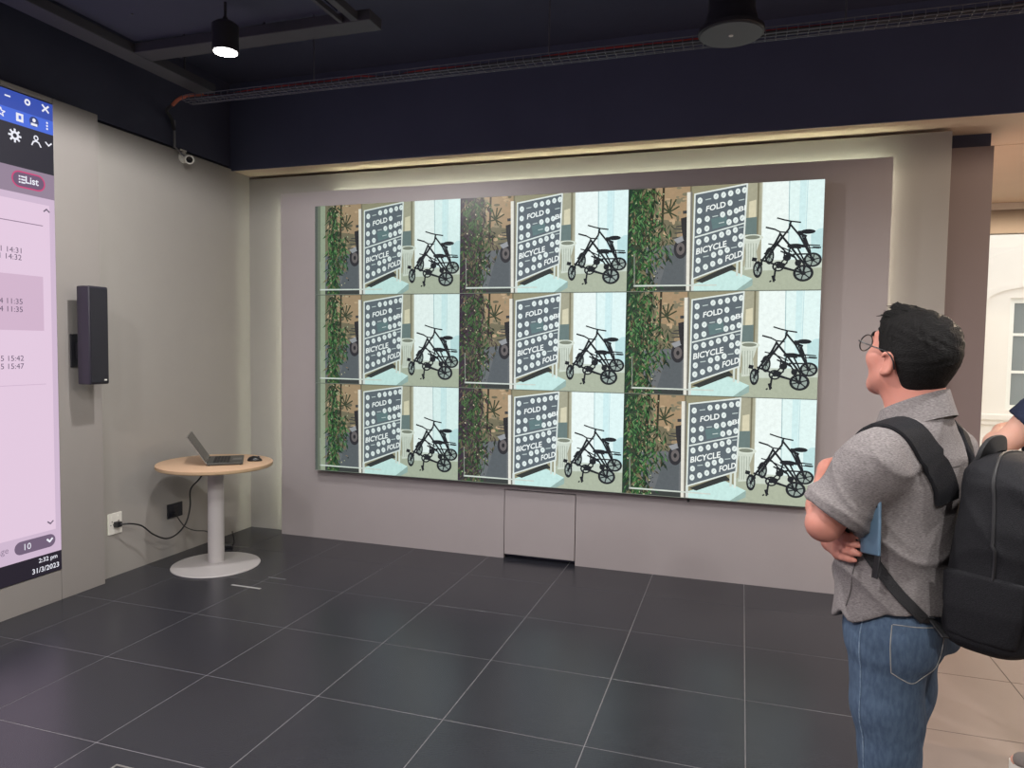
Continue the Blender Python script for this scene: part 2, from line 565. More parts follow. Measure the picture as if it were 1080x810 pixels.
# raised field with the shallow arch hollow: an arch band standing proud
AX, AW = 7.0, 0.84
mb = MB()
arc = []
for i in range(25):
    t = i / 24
    arc.append((AX - AW + 2 * AW * t, 2.30 + 0.24 * math.sqrt(max(0, 1 - (2 * t - 1) ** 2))))
vts, fcs = [], []
for (x, z) in arc:
    k = 0.10
    ox, oz = (x - AX) * (1 + k / AW), z + k * (0.6 if abs(x - AX) < AW else 0.0)
    vts += [(x, 7.965, z), (AX + ox, 7.965, oz), (AX + ox, 8.0, oz), (x, 8.0, z)]
for i in range(24):
    a = i * 4; b = a + 4
    fcs += [(a, a + 1, b + 1, b), (a + 1, a + 2, b + 2, b + 1), (a, b, b + 3, a + 3)]
mb.add(vts, fcs)
mb.box(AX - AW - 0.10, AX - AW, 7.965, 8.0, 0.70, 2.30)
mb.box(AX + AW, AX + AW + 0.10, 7.965, 8.0, 0.70, 2.30)
mb.build('arch_moulding', M_CREAM, fac)
mb = MB(); mb.box(-4, 16, 7.93, 8.0, 0.56, 0.66, bev=0.02); mb.box(-4, 16, 7.96, 8.0, 0.50, 0.56)
mb.build('ledge', M_CREAM, fac)
win2 = empty('window_2', (7.0, 8.1, 0)); tag(win2, kind='structure')
M_WFRAME = mat('white_window_paint', rgb(240, 238, 232), 0.5, noise=0.02)
mb = MB()
mb.box(WX0 - 7, WX0 - 7 + 0.07, -0.05, 0.03, WZ0, WZ1); mb.box(WX1 - 7 - 0.07, WX1 - 7, -0.05, 0.03, WZ0, WZ1)
mb.box(WX0 - 7 + 0.07, WX1 - 7 - 0.07, -0.05, 0.03, WZ0, WZ0 + 0.07); mb.box(WX0 - 7 + 0.07, WX1 - 7 - 0.07, -0.05, 0.03, WZ1 - 0.07, WZ1)
mb.build('window_frame', M_WFRAME, win2)
M_PANE = mat('dim_window_pane', rgb(120, 126, 126), 0.08, noise=0.15, nscale=2, spec=0.6)
zs = [WZ0 + 0.07, 1.26, 1.30, 1.81, 1.85, WZ1 - 0.07]
for x0, x1 in ((WX0 - 7 + 0.07, -0.02), (0.02, WX1 - 7 - 0.07)):
    for k in (0, 2, 4):
        mb = MB(); mb.box(x0, x1, 0.0, 0.01, zs[k], zs[k + 1])
        mb.build('pane', M_PANE, win2)
    for k in (1, 3):
        mb = MB(); mb.box(x0, x1, -0.03, 0.02, zs[k], zs[k + 1])
        mb.build('glazing_bar', M_WFRAME, win2)
mb = MB(); mb.box(-0.02, 0.02, -0.04, 0.02, WZ0 + 0.07, WZ1 - 0.07)
mb.build('glazing_bar', M_WFRAME, win2)
mb = MB(); mb.box(6.3, 7.7, 8.31, 8.4, 0.4, 2.7)
mb.build('room_behind', M_BLACK, win2, loc=(-7.0, -8.1, 0))

# ---- what the video wall shows (panel coordinates, 0..1 both ways)
ART = dict(
    poly={'orange': [(0.1412,0.9905),(0.3312,1.0007),(0.3304,0.7184),(0.2131,0.6994),(0.1436,0.853)],'asphalt': [(-0.0101,0.4332),(0.1593,0.4376),(0.3345,0.4669),(0.342,-0.026),(-0.0258,-0.0202)],'midwall': [(0.5932,1.0461),(0.7007,1.0358),(0.704,0.1831),(0.5974,0.1875)],'teal': [(0.6164,0.679),(0.68,0.6863),(0.6808,0.5239),(0.6139,0.5239)],'cream': [(0.6354,0.8296),(0.6701,0.8442),(0.6709,0.6731),(0.6345,0.6687)],'post2': [(0.6742,1.0373),(0.6841,1.0373),(0.685,0.5225),(0.6775,0.5239)],'post3': [(0.6949,1.0358),(0.7106,1.0344),(0.7139,0.5034),(0.699,0.5049)],'door': [(0.7007,1.0534),(1.0238,1.0358),(1.0122,0.2431),(0.7031,0.2548)],'door_l': [(0.7007,1.0534),(0.8312,1.0388),(0.8337,0.268),(0.7023,0.2723)],'door_d': [(0.8825,1.0344),(0.9147,1.03),(0.9131,0.3513),(0.8833,0.3528)],'door_r': [(0.9783,0.5576),(1.0329,0.5707),(1.0304,0.2416),(0.9478,0.246),(0.9428,0.5078)],'ground': [(0.6064,0.2226),(0.7023,0.2811),(1.0387,0.2855),(1.018,-0.0538),(0.6015,-0.048)],'ground_l': [(0.7023,0.2811),(1.0387,0.2855),(1.0354,0.208),(0.685,0.1846)],'platform': [(0.3569,-0.026),(0.3552,0.0632),(0.5486,0.1992),(0.6643,0.1129),(0.6635,0.0559),(0.5717,-0.029)],'platform_e': [(0.6618,0.1129),(0.6643,0.1129),(0.6635,0.05),(0.5817,-0.029),(0.5569,-0.029)],'shadow': [(0.3684,0.0998),(0.5552,0.2504),(0.5858,0.2021),(0.5486,0.189),(0.4056,0.0793)],'board': [(0.356,0.9217),(0.623,0.9934),(0.6106,0.2914),(0.3544,0.1173)],'sash': [(0.361,0.521),(0.6205,0.6409),(0.6205,0.6292),(0.361,0.5064)],'postL': [(0.3147,0.9437),(0.3329,0.9452),(0.3395,-0.026),(0.323,-0.0246)],'postLd': [(0.3329,0.9452),(0.3436,0.9452),(0.3494,-0.026),(0.3395,-0.026)],'leg1': [(0.3478,0.1217),(0.3618,0.129),(0.3643,-0.026),(0.3478,-0.026)],'leg2': [(0.5783,0.2694),(0.5899,0.2767),(0.5899,0.1422),(0.5792,0.1422)],'leg3': [(0.6007,0.284),(0.6122,0.2914),(0.6114,0.1334),(0.6007,0.1334)],'planter': [(0.6139,0.4771),(0.699,0.483),(0.6783,0.363),(0.6924,0.2109),(0.6221,0.1948),(0.6263,0.3484)],'wline': [(0.0379,0.0676),(0.4817,0.0632),(0.4817,0.0515),(0.0379,0.0515)],'vline': [(0.0362,0.3747),(0.0403,0.3747),(0.0445,0.0544),(0.0403,0.0544)],'reflA': [(0.442,0.6833),(0.5205,0.7126),(0.5321,0.6219),(0.4536,0.5824)]},
    edge={'bordT': [(0.356,0.9217),(0.623,0.9934)],'bordR': [(0.623,0.9934),(0.6106,0.2914)],'bordB': [(0.6106,0.2914),(0.3544,0.1173)],'bordL': [(0.3544,0.1173),(0.356,0.9217)],'seam': [(0.8312,1.0212),(0.8379,0.268)],'seam2': [(0.9197,1.0124),(0.9172,0.3864)]},
    dots=[(0.3833,0.8589,0.0141,0.0321),(0.466,0.8925,0.014,0.0307),(0.504,0.9027,0.0132,0.0308),(0.5403,0.9144,0.0141,0.0308),(0.5767,0.9291,0.0132,0.0292),(0.6098,0.9378,0.0132,0.0308),(0.5387,0.8252,0.0132,0.0307),(0.3825,0.7638,0.014,0.0307),(0.3817,0.6687,0.014,0.0307),(0.4238,0.6848,0.0141,0.0307),(0.5023,0.7199,0.0141,0.0307),(0.5379,0.7345,0.014,0.0307),(0.5709,0.7492,0.0132,0.0292),(0.3825,0.5736,0.014,0.0322),(0.423,0.5941,0.014,0.0307),(0.5362,0.6468,0.014,0.0307),(0.5693,0.6614,0.014,0.0307),(0.6023,0.6804,0.0132,0.0307),(0.3825,0.4698,0.014,0.0322),(0.423,0.4903,0.014,0.0307),(0.4626,0.5093,0.0133,0.0307),(0.4998,0.5312,0.0141,0.0307),(0.5345,0.5502,0.0141,0.0308),(0.5693,0.5707,0.0132,0.0307),(0.5676,0.4903,0.0132,0.0307),(0.599,0.5093,0.0141,0.0292),(0.3825,0.2928,0.014,0.0307),(0.4618,0.344,0.0141,0.0307),(0.4965,0.3645,0.0141,0.0307),(0.5312,0.3864,0.0141,0.0307),(0.5974,0.4332,0.014,0.0307),(0.3808,0.2065,0.0141,0.0322),(0.4213,0.2314,0.0141,0.0307),(0.4585,0.2592,0.0141,0.0307),(0.4957,0.2811,0.0141,0.0307)],
    dash=[(0.4263,0.8647),(0.4643,0.7024),(0.4974,0.6395),(0.4221,0.3265),(0.5651,0.404),(0.5965,0.8442),(0.6007,0.5897)],
    text={'FOLD': [(0.4155,0.7448),(0.518,0.7828),(0.5147,0.8442),(0.418,0.8047)],'BICYCLE': [(0.3693,0.3411),(0.5271,0.4113),(0.5263,0.4771),(0.3717,0.4069)],'FOLD ': [(0.523,0.2694),(0.6089,0.3191),(0.6081,0.382),(0.5246,0.3338)],'BI': [(0.5916,0.7316),(0.6263,0.7462),(0.6271,0.7989),(0.5924,0.7843)]},
    wheels=[(0.6874,0.1977,0.0232,0.079),(0.9114,0.1568,0.0496,0.0775),(0.7445,0.3206,0.0231,0.079),(0.9544,0.2767,0.0438,0.0658),(0.2874,0.4098,0.0364,0.0951)],
    crank=[(0.7891,0.2211,0.0306,0.0469)],
    lines=[(0.0088,[(0.6874,0.1977),(0.7139,0.2943),(0.7709,0.4376),(0.7932,0.5195)]),(0.0078,[(0.7221,0.2723),(0.8015,0.4903)]),(0.0088,[(0.7932,0.5195),(0.8469,0.3996),(0.9155,0.2372)]),(0.0078,[(0.7023,0.287),(0.7891,0.2299),(0.842,0.1963),(0.9114,0.1568)]),(0.0069,[(0.7238,0.5839),(0.766,0.5634)]),(0.0059,[(0.766,0.5634),(0.7932,0.5371),(0.8312,0.5312)]),(0.0049,[(0.7932,0.5371),(0.7891,0.5137)]),(0.0128,[(0.842,0.4113),(0.9213,0.4011)]),(0.0088,[(0.8536,0.3967),(0.894,0.3879)]),(0.0069,[(0.88,0.3879),(0.9155,0.2636),(0.9114,0.1568)]),(0.0059,[(0.8172,0.3572),(0.8164,0.2855),(0.7891,0.2299)]),(0.0059,[(0.8172,0.3572),(0.8626,0.3191),(0.8825,0.265)]),(0.0078,[(0.7767,0.208),(0.7684,0.0837)]),(0.0118,[(0.7643,0.1319),(0.7709,0.0954)]),(0.0059,[(0.7494,0.0822),(0.7552,0.0895)]),(0.0157,[(0.6635,0.2928),(0.6759,0.2884)]),(0.0049,[(0.7379,0.4318),(0.7858,0.4113),(0.8527,0.3542)]),(0.0078,[(0.7445,0.3206),(0.7676,0.3937),(0.8362,0.5663),(0.8436,0.6321)]),(0.0078,[(0.8387,0.6087),(0.8874,0.502),(0.9544,0.2767)]),(0.0059,[(0.7775,0.6658),(0.8139,0.6453)]),(0.0059,[(0.8139,0.6453),(0.8436,0.6321),(0.8907,0.619)]),(0.0128,[(0.8841,0.5283),(0.9511,0.5312)]),(0.0088,[(0.8916,0.5137),(0.9197,0.4917)]),(0.0078,[(0.9106,0.5005),(0.9312,0.404)]),(0.0049,[(0.9164,0.4142),(0.9858,0.404)]),(0.0039,[(0.9221,0.3894),(0.9817,0.3806)]),(0.0049,[(0.9354,0.404),(0.9519,0.2767)]),(0.0049,[(0.2502,0.6044),(0.3015,0.5927),(0.3321,0.6175)]),(0.0049,[(0.256,0.559),(0.2924,0.5649),(0.3329,0.5356)]),(0.0049,[(0.2412,0.5137),(0.2825,0.5195),(0.3238,0.5078)]),(0.0137,[(0.2998,0.7565),(0.3354,0.7594)]),(0.0049,[(0.2626,0.6219),(0.3321,0.6365)])],
    palm=[[(0.2221,0.7623),(0.2569,0.8793)],[(0.2221,0.7623),(0.2734,0.8135)],[(0.2221,0.7623),(0.261,0.7228)],[(0.2221,0.7623),(0.2387,0.7067)],[(0.2221,0.7623),(0.1858,0.8121)],[(0.2221,0.7623),(0.2007,0.8662)],[(0.2221,0.7623),(0.1759,0.7477)],[(0.2221,0.7623),(0.2312,0.8823)]],
    rim=(0.6577,0.4947,0.0463,0.0307),
)

# ================================================================== THE DISPLAYS
PW, PH = 1.21, 0.6837
ASP = PW / PH
def bike_picture(col):
    rnd = random.Random(40 + col)
    P = Picture(clip=(0.0, 1.0, 0.0, 1.0))
    Q = ART['poly']
    def q(n, c): P.poly(Q[n], c)
    P.rect(0, 1, 0, 1, rgb(146, 142, 116))
    P.rect(0, 0.34, 0.30, 1, rgb(116, 110, 88))
    P.poly([(0.17, 0.70), (0.33, 0.66), (0.33, 1), (0.15, 1)], rgb(164, 140, 110))
    for i in range(46):                                  # mottled old wall
        x, y = rnd.uniform(0.1, 0.31), rnd.uniform(0.5, 1)
        P.disc(x, y, rnd.uniform(.006, .022), rnd.uniform(.008, .03), rgb(*(rnd.choice([(168, 142, 112), (148, 136, 110), (188, 162, 130), (126, 120, 98), (104, 100, 80)]))), 8, new=(i == 0))
    q('asphalt', rgb(104, 108, 111))
    P.poly([(0.17, 0.0), (0.31, 0.0), (0.31, 0.42), (0.23, 0.40)], rgb(90, 96, 100))
    P.rect(0.0, 0.33, 0.0, 0.05, rgb(58, 62, 60))
    q('midwall', rgb(166, 164, 142)); q('cream', rgb(214, 208, 180)); q('teal', rgb(106, 124, 122)); q('post2', rgb(120, 116, 94)); q('post3', rgb(198, 200, 184))
    q('door', rgb(224, 244, 243)); q('door_l', rgb(235, 246, 244)); q('door_d', rgb(208, 236, 238)); q('door_r', rgb(192, 224, 226))
    q('ground', rgb(172, 180, 160)); q('ground_l', rgb(200, 210, 198))
    P.line(ART['edge']['seam'], 0.004, rgb(158, 188, 192), ASP)
    P.line(ART['edge']['seam2'], 0.003, rgb(180, 214, 220), ASP)
    q('planter', rgb(204, 212, 200)); 
    for k in range(5):
        P.line([(0.628 + k * 0.012, 0.22), (0.624 + k * 0.013, 0.44)], 0.003, rgb(150, 160, 146), ASP)
    r = ART['rim']; P.disc(r[0], r[1], r[2] * 1.15, r[3], rgb(216, 224, 212)); P.disc(r[0], r[1] + .003, r[2] * .8, r[3] * .6, rgb(128, 134, 120))
    # moped behind the post
    wh = ART['wheels'][4]; P.disc(*wh, rgb(46, 46, 50), 22); P.disc(wh[0], wh[1], wh[2] * .62, wh[3] * .62, rgb(104, 98, 98), 18); P.disc(wh[0], wh[1], wh[2] * .25, wh[3] * .25, rgb(40, 40, 42), 10)
    for w, pts in ART['lines'][-5:]:
        P.line(pts, w * 1.2, rgb(60, 62, 64), ASP)
    P.poly([(0.25, 0.5), (0.32, 0.55), (0.32, 0.50), (0.27, 0.46)], rgb(150, 152, 156)); P.poly([(0.285, 0.70), (0.335, 0.72), (0.335, 0.42), (0.30, 0.50), (0.29, 0.60)], rgb(44, 44, 46))
    # foliage
    greens = [(30, 62, 36), (46, 88, 44), (64, 110, 58), (24, 44, 32), (92, 134, 84), (38, 76, 48), (64, 60, 42), (34, 52, 36), (118, 110, 84)]
    if col == 1: greens = [(42, 54, 38), (58, 86, 50), (76, 106, 64), (52, 42, 46), (100, 92, 74), (48, 78, 46), (70, 56, 60)]
    lo = 0.02 if col else 0.10
    if col == 0:
        P.rect(0.0, 0.035, 0, 1, rgb(86, 92, 86)); P.rect(0.035, 0.075, 0.0, 1, rgb(150, 160, 138)); P.rect(0.02, 0.04, 0.0, 1, rgb(108, 116, 100))
    else:
        P.rect(0.0, 0.10, 0.0, 1, rgb(52, 66, 50) if col == 2 else rgb(66, 56, 62))
        P.rect(0.0, 0.03, 0.0, 1, rgb(38, 58, 46) if col == 2 else rgb(56, 46, 58))
    P.line([(0.135 + .01 * (col == 0), 1), (0.12, 0)], 0.018, rgb(44, 46, 32), ASP)
    P.line([(0.19, 1), (0.185, .55)], 0.012, rgb(54, 50, 36), ASP)
    for i in range(900):
        t = rnd.random()
        y = rnd.random()
        wd = (0.23 if 0.3 < y < 0.66 else 0.19) if y > 0.25 else 0.17
        x = lo + (wd - lo) * min(1, max(0, rnd.gauss(0.45, 0.28)))
        if 0.72 < y and x > 0.15 and rnd.random() < .6: continue
        a = rnd.uniform(-2.6, -0.5); l = rnd.uniform(.02, .055); w = rnd.uniform(.005, .013)
        dx, dy = math.cos(a) * l, math.sin(a) * l * ASP
        nx, ny = -math.sin(a) * w / 2, math.cos(a) * w / 2 * ASP
        c = rgb(*rnd.choice(greens))
        P.poly([(x, y), (x + dx * .5 + nx, y + dy * .5 + ny), (x + dx, y + dy), (x + dx * .5 - nx, y + dy * .5 - ny)], c, new=(i % 40 == 0))
    for i in range(70):                                  # glints between the leaves
        x, y = lo + rnd.random() * 0.17, rnd.random()
        P.disc(x, y, rnd.uniform(.002, .005), rnd.uniform(.004, .010), rgb(*rnd.choice([(168, 176, 140), (28, 34, 26), (20, 26, 22), (196, 190, 160), (150, 120, 92)])), 6, new=(i == 0))
    for pts in ART['palm']:
        P.line(pts, 0.008, rgb(58, 66, 46), ASP)
    # the sign and its platform
    q('platform', rgb(198, 230, 226)); q('platform_e', rgb(150, 176, 170)); q('shadow', rgb(52, 56, 54))
    q('leg2', rgb(206, 216, 208)); q('leg3', rgb(220, 228, 220)); q('leg1', rgb(212, 220, 216))
    q('board', rgb(94, 104, 111)); q('reflA', rgb(98, 122, 124))
    for n in ('bordT', 'bordR', 'bordB', 'bordL'):
        P.line(ART['edge'][n], 0.008, rgb(222, 230, 226), ASP)
    q('sash', rgb(220, 230, 226))
    q('postL', rgb(226, 224, 214)); q('postLd', rgb(120, 118, 110))
    for i, d in enumerate(ART['dots']):
        P.disc(d[0], d[1], d[2] * .95, d[3] * .92, rgb(226, 236, 234), 16, new=(i == 0))
    for i, d in enumerate(ART['dots']):
        P.line([(d[0] - .003, d[1] - .008), (d[0] + .003, d[1] + .008)], 0.003, rgb(150, 166, 170), ASP)
    for d in ART['dash']:
        P.line([(d[0] - .013, d[1]), (d[0] + .013, d[1] + .008)], 0.005, rgb(190, 204, 202), ASP)
    for s, quad in ART['text'].items():
        quad = [(a, b + 0.006) for a, b in quad[:2]] + list(quad[2:])
        if s == 'BI': quad = [(a - 0.008, b) for a, b in quad]
        P.text(s.strip(), quad, rgb(240, 246, 244), 0.025)
    q('wline', rgb(206, 214, 206)); q('vline', rgb(150, 156, 146))
    # the two folding bicycles
    K = rgb(30, 34, 38)
    for wi in (2, 3, 0, 1):
        x, y, rx, ry = ART['wheels'][wi]
        P.disc(x, y, rx * .8, ry * .8, rgb(150, 164, 158), 22)
        P.ring(x, y, rx, ry, rx * (.26 if rx > .03 else .34), K, 28, ry / rx)
        P.layer += 1
        for k in range(6):
            a = k * PI / 3 + .3
            P.line([(x, y), (x + rx * .85 * math.cos(a), y + ry * .85 * math.sin(a))], rx * .13, K, ASP)
        P.disc(x, y, rx * .26, ry * .26, K, 12)
    for w, pts in ART['lines'][:-5]:
        P.line(pts, w * 1.25, K, ASP)
    for cx_, cy_, rx_, ry_ in ((0.868, 0.405, .040, .022), (0.928, 0.533, .036, .022), (0.83, 0.30, .02, .03), (0.885, 0.25, .016, .03), (0.80, 0.235, .026, .022), (0.70, 0.245, .012, .02)):
        P.disc(cx_, cy_, rx_, ry_, K, 14)
    for pts in ([(0.80, 0.36), (0.87, 0.30), (0.905, 0.16)], [(0.845, 0.40), (0.83, 0.25), (0.80, 0.22)], [(0.90, 0.50), (0.925, 0.40), (0.955, 0.28)], [(0.78, 0.22), (0.845, 0.19), (0.91, 0.157)], [(0.72, 0.34), (0.775, 0.44), (0.82, 0.36)], [(0.86, 0.33), (0.94, 0.33)], [(0.955, 0.39), (0.99, 0.385)]):
        P.line(pts, 0.008, K, ASP)
    x, y, rx, ry = ART['crank'][0]
    P.ring(x, y, rx, ry, rx * .3, K, 24, ry / rx); P.disc(x, y, rx * .4, ry * .4, K)
    P.rect(0, 1, 0.0, 0.006, rgb(120, 126, 116))
    return P

vw = empty('video_wall', (-0.4068, 0.70, 0.5644))
tag(vw, 'three by three video wall repeating a parked folding bicycle scene on grey panel', 'video wall')
M_BEZEL = mat('black_bezel', rgb(18, 18, 20), 0.35, noise=0.05)
pics = []
for c in range(3):
    me = bike_picture(c).mesh('bicycle_picture', lambda u, v, l: (0.0012 + u * (PW - 0.0024), -0.0792 - l, 0.0010 + v * (PH - 0.0020)))
    me.materials.append(display_mat('video_wall_display', 0.93, 0.3, [(0.86, 0.9, 0.88), (0.98, 1.0, 1.0), (1.0, 1.0, 0.98)][c], 0.1))
    pics.append(me)
mb = MB()
mb.box(0.0004, PW - 0.0004, -0.079, -0.045, 0.0004, PH - 0.0004, bev=0.0008, seg=1)
mb.box(0.05, PW - 0.05, -0.045, 0.0, 0.05, PH - 0.05)
body = mb.mesh('screen_panel'); body.materials.append(M_BEZEL)
for c in range(3):
    for r in range(3):
        s_ = link('screen_panel', body, None, vw, (c * PW, 0, r * PH))
        link('picture', pics[c], None, s_)
mb = MB(); mb.box(0.03, 3 * PW - 0.03, -0.044, -0.002, -0.012, 0.06)
mb.build('mounting_rail', M_BLACK2, vw)
mb = MB(); mb.lathe([(0.006, 0), (0.009, 0.004), (0.009, 0.014), (0.004, 0.018)], 12, (2.86, -0.06, -0.012), (0, 0, -1))
mb.build('infrared_receiver', M_BLACKPL, vw)

# ---- tall interactive display on the left slab
LY0, LY1, LZ0, LZ1 = -5.86, -1.030, 0.188, 2.916
D = Picture(step=0.00006, clip=(LY0, LY1, LZ0, LZ1))
PINK, PINK2, MAUVE = rgb(232, 206, 228), rgb(212, 188, 212), rgb(150, 132, 152)
D.rect(LY0, LY1, LZ0, LZ1, PINK2)
D.rect(LY0, LY1, 2.820, LZ1, rgb(58, 82, 176))
D.rect(LY0, LY1, 2.741, 2.820, rgb(74, 110, 224))
D.rect(LY0, LY1, 2.511, 2.741, rgb(40, 38, 48))
D.rect(LY0, LY1, 2.369, 2.511, MAUVE)
D.rect(LY0, -1.064, 0.440, 2.331, PINK)
D.rect(LY0, -1.112, 1.609, 1.919, rgb(214, 184, 208))
D.rect(LY0, LY1, LZ0, 0.305, rgb(36, 30, 42))
W_ = rgb(240, 240, 250)
G_ = rgb(110, 96, 116)
D.rect(-1.314, -1.282, 2.876, 2.884, W_)                                       # minimise
D.ring(-1.184, 2.881, 0.018, 0.018, 0.010, W_, 16)
D.line([(-1.094, 2.862), (-1.058, 2.896)], 0.010, W_); D.line([(-1.094, 2.896), (-1.058, 2.862)], 0.010, W_)
st_ = []
for i in range(10):
    a = PI / 2 + i * PI / 5; rr = 0.024 if i % 2 == 0 else 0.010
    st_.append((-1.338 + rr * math.cos(a), 2.783 + rr * math.sin(a)))
D.line(st_ + [st_[0]], 0.006, W_)
D.rect(-1.252, -1.210, 2.760, 2.806, W_); D.rect(-1.238, -1.222, 2.774, 2.794, rgb(74, 110, 224))
D.disc(-1.147, 2.785, 0.028, 0.028, rgb(50, 64, 120)); D.disc(-1.147, 2.793, 0.010, 0.011, W_); D.rect(-1.166, -1.128, 2.762, 2.776, W_)
for z in (2.768, 2.785, 2.802): D.disc(-1.068, z, 0.006, 0.006, W_, 10)
for k in range(8):
    a = k * PI / 4; D.line([(-1.262 + .016 * math.cos(a), 2.677 + .016 * math.sin(a)), (-1.262 + .034 * math.cos(a), 2.677 + .034 * math.sin(a))], 0.011, W_)
D.ring(-1.262, 2.677, 0.024, 0.024, 0.012, W_, 18)
D.ring(-1.138, 2.697, 0.015, 0.015, 0.007, W_, 16); D.line([(-1.164, 2.654), (-1.154, 2.674), (-1.138, 2.680), (-1.122, 2.674), (-1.110, 2.654)], 0.008, W_)
D.line([(-1.080, 2.690), (-1.062, 2.674), (-1.044, 2.690)], 0.008, W_)
def pill(x0, x1, z0, z1, c, inner=None, w=0.008):
    rr = (z1 - z0) / 2
    def shape(k):
        pts = []
        for i in range(13):
            a = PI / 2 + PI * i / 12; pts.append((x0 + rr + (rr - k) * math.cos(a), z0 + rr + (rr - k) * math.sin(a)))
        for i in range(13):
            a = -PI / 2 + PI * i / 12; pts.append((x1 - rr + (rr - k) * math.cos(a), z0 + rr + (rr - k) * math.sin(a)))
        return pts
    D.poly(shape(0), c)
    if inner: D.poly(shape(w), inner)
pill(-1.287, -1.088, 2.400, 2.492, rgb(206, 70, 122), rgb(112, 88, 116))
for z in (2.430, 2.446, 2.462): D.rect(-1.246, -1.208, z - .004, z + .004, W_)
D.rect(-1.236, -1.232, 2.42, 2.472, rgb(112, 88, 116))
def label(s, x1, z0, h, c, bold=0.0, k=1.0):
    _, _, a = text_polys(s)
    w = h * a * k
    D.text(s, [(x1 - w, z0), (x1, z0), (x1, z0 + h), (x1 - w, z0 + h)], c, bold)
label('List', -1.128, 2.430, 0.040, W_, 0.02)
D.line([(-1.100, 2.294), (-1.083, 2.308), (-1.066, 2.294)], 0.008, G_)
D.rect(LY0, -1.108, 2.207, 2.212, rgb(150, 128, 150))
TX_ = rgb(104, 90, 112)
for s, z in (('31 14:31', 2.050), ('01 14:32', 2.012), ('14 11:35', 1.768), ('14 11:35', 1.724), ('15 15:42', 1.452), ('15 15:47', 1.408)):
    label(s, -1.240, z - 0.014, 0.030, TX_, 0.0, 1.05)
D.rect(LY0, -1.108, 1.300, 1.303, rgb(206, 178, 204))
D.line([(-1.116, 0.493), (-1.099, 0.479), (-1.082, 0.493)], 0.008, G_)
pill(-1.320, -1.070, 0.343, 0.418, rgb(116, 98, 122))
label('10', -1.222, 0.364, 0.036, W_)
D.line([(-1.122, 0.390), (-1.106, 0.374), (-1.090, 0.390)], 0.011, W_)
label('page', -1.354, 0.362, 0.034, rgb(150, 130, 154))
label('2:32 pm', -1.060, 0.258, 0.034, W_, 0.012)
label('31/3/2023', -1.050, 0.210, 0.030, W_, 0.012)
led = empty('display_screen', (-1.08, -1.03, 0.188))
tag(led, 'tall wall display showing a pink browser page under a blue title bar', 'display')
mb = MB(); mb.box(-0.028, 0.0036, LY0 + 1.03, 0.0, 0.0, LZ1 - LZ0)
mb.build('housing', M_BEZEL, led)
me = D.mesh('browser_page', lambda u, v, l: (0.0040 + l, u + 1.03, v - 0.188))
me.materials.append(display_mat('wall_display', 0.84, 0.5))
link('browser_page', me, None, led)

# ================================================================== THE FURNITURE AND FITTINGS
# ---- round table
TXC, TYC = -0.690, -0.165
tb = empty('round_table', (TXC, TYC, 0))
tag(tb, 'small round table with pale wood top on a white pedestal', 'table')
M_WOOD = mat('pale_oak_laminate', rgb(206, 172, 142), 0.5, noise=0.10, nscale=6, stretch=(2, 24, 2))
M_WOODEDGE = mat('oak_edge_band', rgb(176, 150, 118), 0.5, noise=0.08, nscale=12)
M_PED = mat('grey_white_powder_coat', rgb(186, 182, 182), 0.4, noise=0.02, bump=0.03, bscale=300)
mb = MB(); mb.lathe([(0.0001, 0.7255), (0.376, 0.7255), (0.379, 0.7235), (0.379, 0.719)], 72)
mb.build('tabletop', M_WOOD, tb, smooth=True)
mb = MB(); mb.lathe([(0.379, 0.719), (0.379, 0.704), (0.374, 0.6985), (0.0001, 0.6985)], 72)
mb.build('edge_band', M_WOODEDGE, tb, smooth=True)
mb = MB(); mb.lathe([(0.056, 0.022), (0.054, 0.04), (0.053, 0.67), (0.11, 0.690), (0.11, 0.6985)], 40)
mb.build('column', M_PED, tb, smooth=True)
mb = MB(); mb.lathe([(0.290, 0.0), (0.293, 0.004), (0.290, 0.010), (0.24, 0.016), (0.12, 0.021), (0.06, 0.030), (0.05, 0.032)], 64)
mb.build('base', M_PED, tb, smooth=True)

# ---- laptop (lid tilted back, seen from its side) and mouse
M_LAP = mat('dark_grey_laptop_shell', rgb(72, 72, 70), 0.4, metal=0.3, noise=0.05)
M_KEYS = mat('black_keys', rgb(26, 26, 28), 0.5, noise=0.05)
lp = empty('laptop', (-0.640, -0.120, 0.7255), math.radians(37))
tag(lp, 'open dark laptop standing on the round wooden table', 'laptop')
mb = MB(); mb.box(-0.115, 0.115, -0.165, 0.165, 0.004, 0.018, bev=0.003)
base_ = mb.build('base', M_LAP, lp)
mb = MB()
for k in range(5):
    for j in range(13):
        x = -0.075 + k * 0.021; y = -0.143 + j * 0.0222
        mb.box(x, x + 0.018, y, y + 0.019, 0.018, 0.0198)
kb = mb.build('keyboard', M_KEYS, base_); kb['kind'] = 'stuff'
mb = MB(); mb.box(0.045, 0.105, -0.05, 0.05, 0.018, 0.0186)
mb.build('trackpad', mat('trackpad_grey', rgb(92, 92, 90), 0.3), base_)
for x, y in ((-0.1, -0.15), (-0.1, 0.15), (0.1, -0.15), (0.1, 0.15)):
    mb = MB(); mb.lathe([(0.007, 0.0), (0.007, 0.004)], 10, (x, y, 0))
    mb.build('rubber_foot', M_BLACKPL, base_)
lid = empty('lid', (-0.112, 0, 0.016)); lid.parent = lp
lid.rotation_euler = (0, math.radians(-33), 0)
mb = MB(); mb.box(-0.006, 0.0, -0.165, 0.165, 0.004, 0.222, bev=0.002)
mb.build('lid_shell', mat('silver_lid', rgb(150, 146, 142), 0.35, metal=0.6, noise=0.03), lid)
mb = MB(); mb.box(0.0002, 0.0016, -0.160, 0.160, 0.010, 0.217)
mb.build('lid_screen', mat('glossy_laptop_screen', rgb(40, 40, 42), 0.12), lid)
